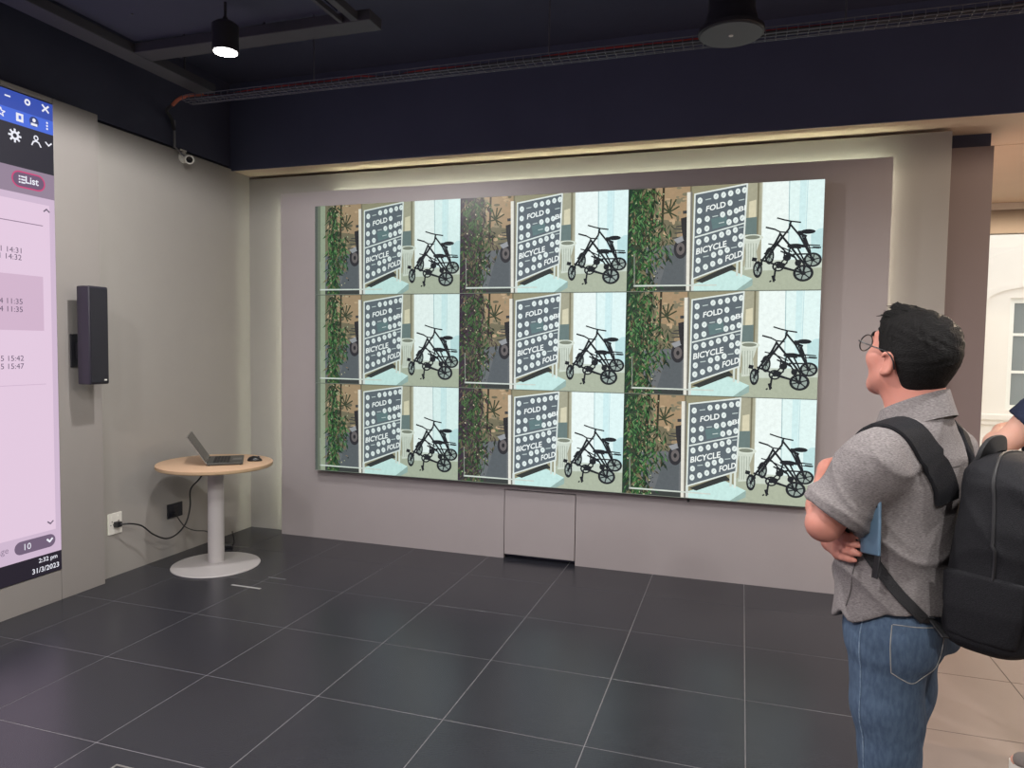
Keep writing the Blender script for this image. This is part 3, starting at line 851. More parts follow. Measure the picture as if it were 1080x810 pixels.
for y in (-0.11, 0.11):
    mb = MB(); mb.lathe([(0.006, -0.02), (0.006, 0.02)], 12, (-0.112, y, 0.016), (0, 1, 0))
    mb.build('hinge', M_BLACKPL, lp, smooth=True)
ms = empty('computer_mouse', (-0.480, -0.017, 0.7255), math.radians(20))
tag(ms, 'small black computer mouse near the edge of the round table', 'mouse')
bm = bmesh.new(); bmesh.ops.create_uvsphere(bm, u_segments=24, v_segments=14, radius=1)
for v in bm.verts:
    x, y, z = v.co
    v.co = (x * 0.052, y * (0.030 - 0.004 * x), max(z, 0) * (0.034 - 0.006 * x) + 0.001)
me = bpy.data.meshes.new('mouse_shell'); bm.to_mesh(me); bm.free()
link('shell', me, mat('black_mouse_plastic', rgb(22, 22, 24), 0.3, noise=0.05), ms, smooth=True)
mb = MB(); mb.lathe([(0.009, -0.004), (0.009, 0.004)], 16, (0.026, 0, 0.026), (0, 1, 0))
mb.build('scroll_wheel', M_GREYSTEEL, ms, smooth=True)

# ---- sockets and their leads
def rounded_plate(mb_, y0, y1, z0, z1, x0, x1, bev=0.003):
    mb_.box(x0, x1, y0, y1, z0, z1, bev=bev)
sk = empty('wall_socket', (-1.15, -0.582, 0.352))
tag(sk, 'white wall socket with a black plug low on the wall', 'socket')
mb = MB(); mb.box(0, 0.010, -0.054, 0.054, -0.070, 0.070, bev=0.003)
mb.build('plate', M_WHITE, sk)
for y in (-0.026, 0.026):
    mb = MB(); mb.box(0.010, 0.013, y - 0.008, y + 0.008, 0.030, 0.052, bev=0.001)
    mb.build('switch', M_WHITE, sk)
    mb = MB()
    for a, b in ((0, 0.016), (-0.010, -0.006), (0.010, -0.006)):
        mb.box(0.0098, 0.0106, y + a - 0.003, y + a + 0.003, b - 0.004, b + 0.004)
    mb.build('socket_hole', M_BLACKPL, sk)
pl = empty('power_cable', (-1.139, -0.580, 0.348))
tag(pl, 'black power cable drooping from the white socket up to the table', 'cable')
mb = MB(); mb.box(0.0002, 0.036, -0.020, 0.020, -0.018, 0.018, bev=0.005)
mb.build('plug', M_BLACKPL, pl)
pts = [(0.036, 0.0, 0.0), (0.07, 0.05, -0.003), (0.085, 0.13, -0.035), (0.10, 0.21, -0.11), (0.115, 0.31, -0.165), (0.12, 0.41, -0.155), (0.125, 0.49, -0.09), (0.125, 0.53, 0.02), (0.13, 0.53, 0.14), (0.20, 0.54, 0.22), (0.30, 0.50, 0.31), (0.40, 0.44, 0.345)]
mb = MB(); mb.tube(bezier(pts, 10), 0.0055, 10)
mb.build('lead', M_BLACKPL, pl, smooth=True)
bs = empty('network_socket', (-1.15, -0.058, 0.328))
tag(bs, 'black socket plate on the wall behind the round table', 'socket')
mb = MB(); mb.box(0, 0.010, -0.072, 0.072, -0.052, 0.052, bev=0.003)
mb.build('plate', mat('navy_black_plate', rgb(22, 24, 34), 0.4), bs)
mb = MB(); mb.box(0.010, 0.012, -0.018, 0.030, -0.030, 0.030)
mb.build('insert', M_BLACKPL, bs)
pl2 = empty('adapter_cable', (-1.138, -0.085, 0.300))
tag(pl2, 'thin dark cable running from the black socket down to the floor', 'cable')
mb = MB(); mb.box(0.0005, 0.030, -0.014, 0.014, -0.012, 0.014, bev=0.003)
mb.build('plug', M_BLACKPL, pl2)
pts = [(0.030, 0.0, 0.0), (0.05, 0.02, -0.05), (0.06, 0.06, -0.10), (0.08, 0.13, -0.14), (0.12, 0.20, -0.16), (0.14, 0.22, -0.20), (0.15, 0.22, -0.28), (0.17, 0.235, -0.288)]
mb = MB(); mb.tube(bezier(pts, 8), 0.0036, 8)
mb.build('lead', M_BLACKPL, pl2, smooth=True)
ad = empty('power_adapter', (-0.915, 0.205, 0.0), 0.5)
tag(ad, 'small black power adapter on the floor behind the table base', 'adapter')
mb = MB(); mb.box(-0.045, 0.045, -0.026, 0.026, 0.0, 0.030, bev=0.006)
mb.build('brick_body', M_BLACKPL, ad)
mb = MB(); mb.tube(bezier([(0.045, 0, 0.015), (0.06, 0.0, 0.05), (0.05, -0.01, 0.11), (0.05, -0.02, 0.13)], 6), 0.004, 8)
mb.build('lead', M_BLACKPL, ad, smooth=True)

# ---- column loudspeaker on the edge of the slab
sp = empty('column_loudspeaker', (-1.08, -0.895, 1.295))
tag(sp, 'slim black column loudspeaker on a bracket beside the tall pink display', 'loudspeaker')
M_SPK = mat('black_speaker_shell', rgb(40, 38, 50), 0.42, noise=0.05)
mb = MB(); mb.box(0.085, 0.182, -0.075, 0.062, 0.0, 0.585, bev=0.009, seg=3)
mb.build('cabinet', M_SPK, sp, smooth=True)
mb = MB(); mb.box(0.181, 0.1865, -0.067, 0.054, 0.012, 0.573, bev=0.003)
gr = mb.build('grille', mat('black_speaker_grille', rgb(26, 26, 36), 0.7, noise=0.3, nscale=600, bump=0.6, bscale=700), sp)
mb = MB(); mb.box(0.1865, 0.1872, 0.022, 0.040, 0.022, 0.030)
mb.build('badge', M_WHITE, sp)
mb = MB(); mb.box(0.0, 0.010, -0.05, 0.05, 0.10, 0.30, bev=0.003)
mb.box(0.010, 0.085, -0.022, 0.022, 0.15, 0.25, bev=0.003)
mb.build('bracket', M_BLACK2, sp)

# ---- security camera high on the left wall, with its conduit
cc = empty('security_camera', (-1.15, 0.060, 2.885))
tag(cc, 'small white bullet security camera at the top of the wall', 'security camera')
mb = MB(); mb.lathe([(0.040, 0), (0.040, 0.012), (0.030, 0.020)], 28, (0.0, 0, 0.010), (1, 0, 0))
mb.build('mount_plate', M_WHITE, cc, smooth=True)
mb = MB(); mb.tube([(0.018, 0, 0.010), (0.05, -0.002, 0.012), (0.07, -0.004, -0.002)], 0.013, 12)
mb.build('arm', M_WHITE, cc, smooth=True)
dv = Vector((0.66, -0.72, -0.30)).normalized(); c0 = Vector((0.055, 0.006, 0.0))
mb = MB(); mb.lathe([(0.020, -0.03), (0.030, -0.02), (0.031, 0.09), (0.031, 0.100), (0.024, 0.100), (0.022, 0.085)], 28, c0, dv)
bd = mb.build('camera_body', M_WHITE, cc, smooth=True)
mb = MB(); mb.lathe([(0.0225, 0.086), (0.0225, 0.089), (0.010, 0.093)], 24, c0, dv)
mb.build('lens', mat('black_lens', rgb(14, 14, 16), 0.08), bd, smooth=True)
mb = MB(); mb.box(0.002, 0.012, -0.030, 0.030, 0.052, 0.066, bev=0.002)
mb.build('junction_cap', M_WHITE, cc)
cd = MB(); cd.tube([(-1.128, -0.040, 2.94), (-1.128, -0.040, 3.06), (-1.128, -0.040, 3.13)], 0.008, 12)
cd.tube(bezier([(-1.128, -0.040, 2.945), (-1.120, -0.01, 2.925), (-1.13, 0.03, 2.91), (-1.125, 0.055, 2.90)], 5), 0.006, 10)
o = cd.build('camera_conduit', mat('grey_conduit', rgb(150, 150, 156), 0.4, metal=0.5), smooth=True)
tag(o, 'thin grey conduit rising above the security camera to the cable tray', 'conduit')

# ---- ceiling: trunking frame, downlights, pendant loudspeaker, wire cable tray
tr = empty('lighting_trunking', (-0.66, -0.85, 3.2))
tag(tr, 'dark grey steel trunking frame hung below the black ceiling', 'trunking')
mb = MB(); mb.box(-0.07, 0.07, -4.5, 0.60, 0.0, 0.055, bev=0.004)
mb.build('beam', M_GREYSTEEL, tr)
mb = MB(); mb.box(0.07, 1.58, -0.065, 0.065, 0.002, 0.057, bev=0.004)
mb.build('beam', M_GREYSTEEL, tr)
mb = MB(); mb.box(1.475, 1.515, -4.5, -0.066, 0.004, 0.046, bev=0.003); mb.box(1.405, 1.425, -4.5, -0.066, 0.004, 0.03, bev=0.002)
mb.build('track_rail', M_GREYSTEEL, tr)
mb = MB(); mb.box(0.085, 1.40, -4.5, -0.075, 0.060, 0.075)
mb.build('raft_panel', M_BLACK, tr)
for x, y in ((0.0, -0.55), (0.0, 0.40), (0.9, 0.0), (1.495, -0.6), (0.35, -0.35)):
    mb = MB(); mb.tube([(x, y, 0.055), (x, y, 0.40)], 0.006, 8)
    mb.build('hanger_rod', M_GREYSTEEL, tr, smooth=True)

M_LENS = emit('lit_downlight_lens', (1.0, 0.97, 0.92, 1), 14.0)
def downlight(x, y, z, label, group=None, warm=False, drop=0.6):
    t = empty('downlight', (x, y, z)); tag(t, label, 'lamp', group)
    b_ = MB(); b_.lathe([(0.058, 0.0), (0.064, 0.0), (0.064, 0.13), (0.045, 0.145), (0.012, 0.15), (0.012, 0.17)], 32)
    b_.build('housing', M_BLACK2, t, smooth=True)
    b_ = MB(); b_.lathe([(0.045, -0.006), (0.056, -0.004), (0.056, 0.0)], 32)
    b_.build('lens', M_LENS, t)
    b_ = MB(); b_.tube([(0, 0, 0.17), (0, 0, drop)], 0.007, 8)
    b_.build('stem', M_BLACK2, t, smooth=True)
    return t
for i, (x, y, p) in enumerate(LAMP_SPOTS):
    if i == 0:
        downlight(x, y, 3.015, 'lit black cylinder downlight hanging from the dark ceiling', drop=0.243)
    else:  # out of view, added as fill light
        downlight(x, y, 3.0, 'lit black cylinder downlight in the ceiling over the room behind', 'downlights over the rest of the room', drop=0.258 if x < 1 else 0.6)
for x, y in ((5.3, 1.6), (5.6, -0.6)):  # fittings for the added warm lamps, out of view
    t = empty('added_warm_downlight', (x, y, 2.925)); tag(t, 'unseen warm lamp added over the entrance', 'lamp', 'added warm lamps over the entrance')
    b_ = MB(); b_.lathe([(0.05, 0.0), (0.065, 0.0), (0.065, 0.04 if y > 0 else 0.675)], 28); b_.build('housing', M_WHITE, t, smooth=True)
    b_ = MB(); b_.lathe([(0.049, -0.005), (0.049, 0.0)], 28); b_.build('lens', emit('lit_warm_lens', (1.0, 0.82, 0.6, 1), 8.0), t)

ps = empty('pendant_loudspeaker', (2.675, -0.72, 3.0))
tag(ps, 'round dark grey pendant loudspeaker under the ceiling above the video wall', 'loudspeaker')
mb = MB(); mb.lathe([(0.143, 0.0), (0.147, 0.004), (0.147, 0.02), (0.125, 0.03), (0.105, 0.10), (0.102, 0.22), (0.05, 0.25)], 48)
mb.build('shell', M_BLACK2, ps, smooth=True)
mb = MB(); mb.lathe([(0.138, -0.004), (0.138, 0.001)], 48)
g_ = mb.build('grille', mat('grey_perforated_grille', rgb(92, 96, 102), 0.6, noise=0.25, nscale=400, bump=0.4, bscale=500), ps)
mb = MB(); mb.lathe([(0.010, -0.007), (0.010, -0.003)], 16)
mb.build('badge', M_WHITE, ps)
mb = MB(); mb.tube([(0, 0, 0.25), (0, 0, 0.60)], 0.012, 10)
mb.build('stem', M_BLACK2, ps, smooth=True)

ct = empty('cable_tray', (0, -0.36, 3.115))
tag(ct, 'long black wire mesh cable tray hung along the ceiling before the video wall', 'cable tray')
M_WIRE = mat('galvanised_black_wire', rgb(110, 112, 122), 0.4, metal=0.4, noise=0.2, nscale=40)
TXA, TXB = -0.72, 7.0
for y, z in ((-0.045, 0.03), (-0.045, 0.0), (-0.018, -0.004), (0.018, -0.004), (0.045, 0.0), (0.045, 0.03)):
    mb = MB(); mb.tube([(TXA, y, z), (TXB, y, z)], 0.0026, 6)
    mb.build('long_wire', M_WIRE, ct)
b_ = MB(); b_.tube([(0, -0.045, 0.032), (0, -0.045, 0.0), (0, 0.045, 0.0), (0, 0.045, 0.032)], 0.0026, 6)
hoop = b_.mesh('hoop_wire'); hoop.materials.append(M_WIRE)
k = 0; x = TXA
while x <= TXB and k < 250:
    link('hoop_wire', hoop, None, ct, (x, 0, 0)); x += 0.05; k += 1
for x in (0.2, 1.7, 3.2, 4.7, 6.2):
    mb = MB(); mb.tube([(x, 0.045, 0.03), (x, 0.045, 0.485)], 0.005, 8)
    mb.build('hanger_rod', M_WIRE, ct)
rnd = random.Random(5)
M_RED = mat('red_cable_sheath', rgb(190, 62, 58), 0.5, noise=0.1)
M_CABBLK = mat('dark_cable_sheath', rgb(58, 58, 66), 0.5, noise=0.2, nscale=30)
def tray_cable(name, y, z, r, m, label, group, x0=-0.7, x1=6.9, seed=0, amp=0.02):
    rr = random.Random(seed)
    pts = []
    n = 26
    for i in range(n + 1):
        x = x0 + (x1 - x0) * i / n
        pts.append((x, -0.36 + y + rr.uniform(-amp, amp), 3.115 + z + rr.uniform(0, amp)))
    b_ = MB(); b_.tube(bezier(pts, 4), r, 8)
    o = b_.build(name, m, smooth=True)
    return tag(o, label, 'cable', group)
tray_cable('tray_cable', -0.028, 0.011, 0.006, M_CABBLK, 'dark cable lying along the near side of the wire cable tray', 'dark cables in the tray', seed=1, amp=0.004)
tray_cable('tray_cable', -0.006, 0.013, 0.008, M_CABBLK, 'thickest dark cable, lying along the middle of the wire cable tray', 'dark cables in the tray', seed=2, amp=0.004)
tray_cable('tray_cable', 0.018, 0.012, 0.007, M_CABBLK, 'dark cable lying along the far side of the wire cable tray', 'dark cables in the tray', seed=3, amp=0.004)
tray_cable('fire_cable', 0.030, 0.034, 0.005, M_RED, 'red cable showing above the rim of the cable tray', None, x0=-0.65, x1=4.4, seed=11, amp=0.018)
b_ = MB(); b_.tube(bezier([(-0.60, -0.36, 3.15), (-0.72, -0.34, 3.165), (-0.84, -0.30, 3.17), (-0.95, -0.24, 3.16)], 8), 0.012, 10)
tag(b_.build('orange_cable_end', mat('orange_cable_sheath', rgb(196, 108, 82), 0.5), smooth=True), 'short orange cable curving out of the tray end near the security camera', 'cable')
b_ = MB(); b_.tube(bezier([(-0.95, -0.24, 3.16), (-1.06, -0.18, 3.15), (-1.118, -0.08, 3.13), (-1.128, -0.04, 3.06)], 8), 0.012, 10)
tag(b_.build('flexible_conduit', mat('black_flex', rgb(44, 44, 52), 0.5, noise=0.4, nscale=150, bump=0.8, bscale=200), smooth=True), 'black flexible conduit bending down from the tray end to the camera conduit', 'conduit')

# ---- marks on the floor
M_TAPE = mat('silver_floor_tape', rgb(168, 166, 166), 0.5, noise=0.1, nscale=40)
b_ = MB(); b_.box(-0.315, -0.095, -0.474, -0.456, 0.0002, 0.0012)
tag(b_.build('floor_tape', M_TAPE), 'longer silver tape strip stuck on the dark floor before the table', 'tape')
b_ = MB(); b_.box(-0.19, -0.055, -0.264, -0.252, 0.0002, 0.0012)
tag(b_.build('floor_tape', mat('worn_floor_tape', rgb(110, 110, 114), 0.6, noise=0.3, nscale=60)), 'shorter worn tape strip stuck on the dark floor near the table base', 'tape')
fb = empty('floor_box', (0.75, -2.36, 0)); tag(fb, 'flush floor box cover with a thin metal rim in the dark tiles', 'floor box')
b_ = MB()
for x0, x1, y0, y1 in ((-0.13, 0.13, 0.122, 0.13), (-0.13, 0.13, -0.13, -0.122), (-0.13, -0.122, -0.122, 0.122), (0.122, 0.13, -0.122, 0.122)):
    b_.box(x0, x1, y0, y1, 0.0002, 0.003)
b_.build('rim', mat('steel_rim', rgb(170, 168, 166), 0.35, metal=0.7), fb)
b_ = MB(); b_.box(-0.121, 0.121, -0.121, 0.121, 0.0002, 0.002)
b_.build('lid', M_TILE, fb)

# ================================================================== THE PEOPLE
# Bodies, clothes and the rucksack are smooth unions of tapered limbs, meshed on a fine grid.
def smin(a, b, k):
    h = np.maximum(k - np.abs(a - b), 0.0) / k
    return np.minimum(a, b) - h * h * k * 0.25
def smax(a, b, k):
    return -smin(-a, -b, k)

class Solid:
    def __init__(self):
        self.ops = []; self.lo = np.full(3, 1e9); self.hi = np.full(3, -1e9)
    def _grow(self, lo, hi):
        self.lo = np.minimum(self.lo, lo); self.hi = np.maximum(self.hi, hi)
    def union(self, f, lo, hi, k):
        lo, hi = np.array(lo, float), np.array(hi, float)
        self._grow(lo, hi)
        self.ops.append((lo - k - 0.03, hi + k + 0.03, lambda P, D: smin(D, f(P), k)))
        return self
    def carve(self, f, lo, hi):
        self.ops.append((np.array(lo, float), np.array(hi, float), f))
        return self
    def limb(self, a, b, ra, rb, k=0.02, frame=None):
        a, b = np.array(a, float), np.array(b, float)
        ab = b - a; L2 = ab @ ab
        def f(P):
            if frame: P = frame[1](P)
            t = np.clip(((P - a) @ ab) / L2, 0, 1)
            return np.linalg.norm(P - a - t[..., None] * ab, axis=-1) - (ra + (rb - ra) * t)
        r = max(ra, rb)
        lo, hi = np.minimum(a, b) - r, np.maximum(a, b) + r
        if frame: lo, hi = frame[2](lo, hi)
        return self.union(f, lo, hi, k)
    def chain(self, pts, rs, k=0.012):
        for i in range(len(pts) - 1):
            self.limb(pts[i], pts[i + 1], rs[i], rs[i + 1], k)
        return self
    def ball(self, c, r, k=0.02, frame=None):
        c, r = np.array(c, float), np.array(r, float)
        def f(P):
            if frame: P = frame[1](P)
            q = P - c
            k0 = np.linalg.norm(q / r, axis=-1); k1 = np.linalg.norm(q / (r * r), axis=-1) + 1e-9
            return k0 * (k0 - 1) / k1
        lo, hi = c - r, c + r
        if frame: lo, hi = frame[2](lo, hi)
        return self.union(f, lo, hi, k)
    def loft(self, table, n=2.3, k=0.02, cap=0.02):
        T = np.array(table, float)
        z, cx, cy, rx, ry = T.T
        def f(P):
            zz = P[..., 2]
            a, b = np.interp(zz, z, rx), np.interp(zz, z, ry)
            q = (np.abs((P[..., 0] - np.interp(zz, z, cx)) / a) ** n + np.abs((P[..., 1] - np.interp(zz, z, cy)) / b) ** n) ** (1 / n)
            d = (q - 1) * np.minimum(a, b)
            return smax(d, np.abs(zz - (z[0] + z[-1]) / 2) - (z[-1] - z[0]) / 2, cap)
        lo = ((cx - rx).min(), (cy - ry).min(), z[0]); hi = ((cx + rx).max(), (cy + ry).max(), z[-1])
        return self.union(f, lo, hi, k)
    def at(self, P):
        P = np.asarray(P, float)
        D = np.full(P.shape[:-1], 0.5)
        for lo, hi, f in self.ops:
            D = f(P, D)
        return D
    def snap(self, P, off=0.0):
        """Points moved onto the surface (plus off), and the surface normals there."""
        P = np.array(P, float); e = 0.002
        for _ in range(12):
            g = np.stack([self.at(P + d) - self.at(P - d) for d in np.eye(3) * e], -1) / (2 * e)
            g /= np.maximum(np.linalg.norm(g, axis=-1, keepdims=True), 1e-6)
            P = P - 0.8 * (self.at(P) - off)[..., None] * g
        return P, g
    def mesh(self, name, vox):
        lo, hi = self.lo - 4 * vox, self.hi + 4 * vox
        n = np.ceil((hi - lo) / vox).astype(int) + 1
        ax = [lo[i] + vox * np.arange(n[i]) for i in range(3)]
        D = np.full(n, 0.5)
        for l, h, f in self.ops:
            sl = []
            for i in range(3):
                a = int(np.clip(np.floor((l[i] - lo[i]) / vox), 0, n[i])); b = int(np.clip(np.ceil((h[i] - lo[i]) / vox) + 1, 0, n[i]))
                sl.append(slice(a, b))
            sl = tuple(sl)
            if min(s.stop - s.start for s in sl) <= 0: continue
            G = np.stack(np.meshgrid(*(ax[i][sl[i]] for i in range(3)), indexing='ij'), -1)
            D[sl] = f(G, D[sl])
        S = D < 0
        cnt = np.zeros(n - 1, np.int8)
        off = [(i, j, k) for i in (0, 1) for j in (0, 1) for k in (0, 1)]
        for i, j, k in off:
            cnt += S[i:n[0] - 1 + i, j:n[1] - 1 + j, k:n[2] - 1 + k]
        act = (cnt > 0) & (cnt < 8)
        I = np.argwhere(act)
        idx = np.full(n - 1, -1, np.int64); idx[act] = np.arange(len(I))
        vals = np.stack([D[I[:, 0] + i, I[:, 1] + j, I[:, 2] + k] for i, j, k in off], -1)
        acc = np.zeros((len(I), 3)); num = np.zeros(len(I))
        O = np.array(off, float)
        for a in range(8):
            for b in range(a + 1, 8):
                if np.abs(O[a] - O[b]).sum() != 1: continue
                va, vb = vals[:, a], vals[:, b]
                x = (va < 0) != (vb < 0)
                t = np.where(x, va / np.where(x, va - vb, 1), 0)
                acc += np.where(x[:, None], O[a] + t[:, None] * (O[b] - O[a]), 0); num += x
        V = lo + vox * (I + acc / num[:, None])
        quads = []
        for axis in range(3):
            s0 = [slice(None)] * 3; s1 = [slice(None)] * 3
            s0[axis] = slice(0, -1); s1[axis] = slice(1, None)
            A, B = S[tuple(s0)], S[tuple(s1)]
            E = np.argwhere(A != B)
            u, v = (axis + 1) % 3, (axis + 2) % 3
            E = E[(E[:, u] > 0) & (E[:, v] > 0) & (E[:, u] < n[u] - 1) & (E[:, v] < n[v] - 1)]
            inside = A[E[:, 0], E[:, 1], E[:, 2]]
            def cell(du, dv):
                c = E.copy(); c[:, u] -= du; c[:, v] -= dv
                return idx[c[:, 0], c[:, 1], c[:, 2]]
            q = np.stack([cell(1, 1), cell(0, 1), cell(0, 0), cell(1, 0)], -1)
            q[~inside] = q[~inside][:, ::-1]
            quads.append(q)
        F = np.concatenate(quads)
        me = bpy.data.meshes.new(name)
        me.vertices.add(len(V)); me.vertices.foreach_set('co', V.astype(np.float32).ravel())
        me.loops.add(F.size); me.loops.foreach_set('vertex_index', F.astype(np.int32).ravel())
        me.polygons.add(len(F)); me.polygons.foreach_set('loop_start', (np.arange(len(F)) * 4).astype(np.int32))
        me.polygons.foreach_set('use_smooth', np.ones(len(F), bool))
        me.update(calc_edges=True); me.validate()
        return me

def lerp(a, b, t):
    return tuple(np.array(a) + (np.array(b) - np.array(a)) * t)

def head_frame(c, yaw, pitch):
    c = np.array(c); y, p = math.radians(yaw), math.radians(pitch)
    Rz = np.array([[math.cos(y), -math.sin(y), 0], [math.sin(y), math.cos(y), 0], [0, 0, 1]])
    Ry = np.array([[math.cos(p), 0, -math.sin(p)], [0, 1, 0], [math.sin(p), 0, math.cos(p)]])
    R = Rz @ Ry
    def fwd(p_): return tuple(R @ np.array(p_) + c)
    def inv(P): return (P - c) @ R
    def box(lo, hi):
        pts = np.array([[(lo, hi)[i][0], (lo, hi)[j][1], (lo, hi)[k][2]] for i in (0, 1) for j in (0, 1) for k in (0, 1)])
        w = pts @ R.T + c
        return w.min(0), w.max(0)
    return (fwd, inv, box)

def add_hand(S, wrist, d, palm, thumb_side, curl=0.5, size=1.0):
    """Palm, four jointed fingers of unequal length and a thumb leaving the side of the palm."""
    w = np.array(wrist, float); d = np.array(d, float); d /= np.linalg.norm(d)
    n = np.array(palm, float); n -= d * (n @ d); n /= np.linalg.norm(n)
    s = np.cross(d, n) * thumb_side
    for a in (-0.026, -0.009, 0.009, 0.026):
        S.limb(w + s * a * 0.7 * size, w + (d * 0.085 + s * a) * size, 0.015 * size, 0.0125 * size, 0.018)
    for a, L, r in ((0.029, 0.072, 0.0088), (0.010, 0.080, 0.0090), (-0.010, 0.074, 0.0086), (-0.028, 0.058, 0.0078)):
        p = w + (d * 0.085 + s * a) * size
        ang = 0.0
        prev, pr = p, 0.0105 * size
        for seg, rr in ((0.45, 1.0), (0.31, 0.93), (0.24, 0.82)):
            ang += curl
            q = prev + (d * math.cos(ang) + n * math.sin(ang) + s * a * 0.8) * L * seg * size
            S.limb(prev, q, pr, r * rr * size, 0.006)
            prev, pr = q, r * rr * size
    p = w + (d * 0.022 + s * 0.026) * size
    q = p + (d * 0.030 + s * 0.022 + n * 0.012) * size
    S.limb(p, q, 0.015 * size, 0.0115 * size, 0.012)
    q2 = q + (d * 0.034 + s * 0.004 + n * 0.016) * size
    S.limb(q, q2, 0.0110 * size, 0.0098 * size, 0.006)
    S.limb(q2, q2 + (d * 0.022 - s * 0.006 + n * 0.012) * size, 0.0098 * size, 0.0080 * size, 0.006)

def make_body(P):
    S = Solid()
    H = head_frame(P['head'], P['head_yaw'], P['head_pitch'])
    def hb(c, r, k=0.02): S.ball(c, r, k, H)
    def hl(a, b, ra, rb, k=0.012): S.limb(a, b, ra, rb, k, H)
    # head: cranium, face, jaw, chin, brow, nose, lips, cheeks
    hb((-0.014, 0, 0.022), (0.096, 0.073, 0.078))
    hb((0.030, 0, -0.030), (0.060, 0.060, 0.085), 0.03)
    hl((0.005, 0.046, -0.062), (0.062, 0.014, -0.100), 0.020, 0.018, 0.03); hl((0.005, -0.046, -0.062), (0.062, -0.014, -0.100), 0.020, 0.018, 0.03)
    hl((0.066, 0, -0.098), (0.068, 0, -0.104), 0.020, 0.018, 0.02)
    hl((0.077, 0.030, 0.024), (0.080, -0.030, 0.024), 0.012, 0.012, 0.02)
    hl((0.086, 0, 0.012), (0.106, 0, -0.030), 0.007, 0.0105, 0.012); hb((0.096, 0.010, -0.034), (0.010, 0.008, 0.007), 0.008); hb((0.096, -0.010, -0.034), (0.010, 0.008, 0.007), 0.008)
    hb((0.084, 0, -0.060), (0.012, 0.022, 0.0065), 0.008); hb((0.082, 0, -0.071), (0.011, 0.019, 0.006), 0.006)
    for s in (1, -1):
        hb((0.052, 0.040 * s, -0.028), (0.028, 0.022, 0.022), 0.025)
    eyes_lo, eyes_hi = H[2](np.array([0.05, -0.06, -0.02]), np.array([0.12, 0.06, 0.03]))
    def sockets(G, D):
        q = H[1](G)
        for s in (1, -1):
            e = np.linalg.norm((q - np.array([0.090, 0.032 * s, 0.004])) / np.array([1, 1.4, 0.9]), axis=-1) - 0.013
            D = smax(D, -e, 0.010)
        return D
    S.carve(sockets, eyes_lo, eyes_hi)
    for s in (1, -1):
        hb((0.070, 0.032 * s, 0.002), (0.0125, 0.0125, 0.0125), 0.003)
        # ear: rim, lobe and hollow
        def rim(t): return (-0.010 - 0.015 * math.cos(t), (0.078 + 0.007 * (1 - math.cos(t)) * 0.6) * s, -0.022 + 0.027 * math.sin(t))
        hb((-0.010, 0.075 * s, -0.024), (0.016, 0.007, 0.026), 0.008)
        for i in range(9):
            hl(rim(-1.2 + i * 0.42), rim(-1.2 + (i + 1) * 0.42), 0.0046, 0.0046, 0.004)
        hb((-0.002, 0.077 * s, -0.048), (0.008, 0.006, 0.009), 0.006)
        lo_, hi_ = H[2](np.array([-0.03, 0.09 * s - 0.02, -0.055]), np.array([0.02, 0.09 * s + 0.02, 0.02]))
        S.carve(lambda G, D, s=s: smax(D, -(np.linalg.norm((H[1](G) - np.array([-0.007, 0.087 * s, -0.022])) / np.array([0.9, 0.75, 1.6]), axis=-1) - 0.0095), 0.004), lo_, hi_)
    # neck and trunk
    nb = P['neck']
    S.limb(H[0]((-0.035, 0, -0.045)), nb, 0.056, 0.060, 0.03)
    S.limb(H[0]((0.000, 0, -0.055)), (nb[0] + 0.03, nb[1], nb[2] - 0.02), 0.050, 0.052, 0.03)
    S.loft(P['trunk'], 2.2, 0.03, 0.03)
    for s in ('L', 'R'):
        sh, el, wr = P['sh' + s], P['el' + s], P['wr' + s]
        S.limb((nb[0], nb[1] * 0.5, nb[2] - 0.07), sh, 0.046, 0.050, 0.04)
        S.limb(sh, lerp(sh, el, 0.45), 0.052, 0.048, 0.03); S.limb(lerp(sh, el, 0.45), el, 0.048, 0.039, 0.02)
        S.limb(el, lerp(el, wr, 0.30), 0.040, 0.042, 0.02); S.limb(lerp(el, wr, 0.30), wr, 0.042, 0.027, 0.02)
        d, n, ts, cu = P['hand' + s]
        add_hand(S, wr, d, n, ts, cu)
        hip, kn, an = P['hip' + s], P['kn' + s], P['an' + s]
        S.limb(hip, kn, 0.080, 0.053, 0.04); S.limb(kn, lerp(kn, an, .3), 0.050, 0.050, 0.02); S.limb(lerp(kn, an, .3), an, 0.050, 0.034, 0.02)
        t = P['toe' + s]
        S.limb(an, (an[0], an[1], 0.045), 0.034, 0.034, 0.02); S.limb((an[0], an[1], 0.045), lerp(an[:2] + (0.035,), t[:2] + (0.035,), .85), 0.030, 0.024, 0.02)
    return S, H

def folds(G, a, seed):
    x, y, z = G[..., 0], G[..., 1], G[..., 2]
    r = random.Random(seed); p = [r.uniform(0, 6.28) for _ in range(6)]
    w = np.sin(9 * y + 7 * x + p[0]) + 0.7 * np.sin(13 * x - 6 * z + p[1])
    r1 = 1 - np.abs(np.sin(17 * z + 5 * x + 1.3 * w + p[2])); r2 = 1 - np.abs(np.sin(25 * (z * .7 + y * .5 - x * .5) + 1.5 * w + p[4]))
    f = r1 ** 4 * (0.45 + 0.55 * np.sin(7 * y - 9 * z + p[3])) + 0.7 * r2 ** 5 * (0.5 + 0.5 * np.sin(11 * z + 8 * x + p[5])) + 0.25 * np.sin(44 * z + 10 * x + 2.3 * w + p[0])
    return -a * f + 0.3 * a

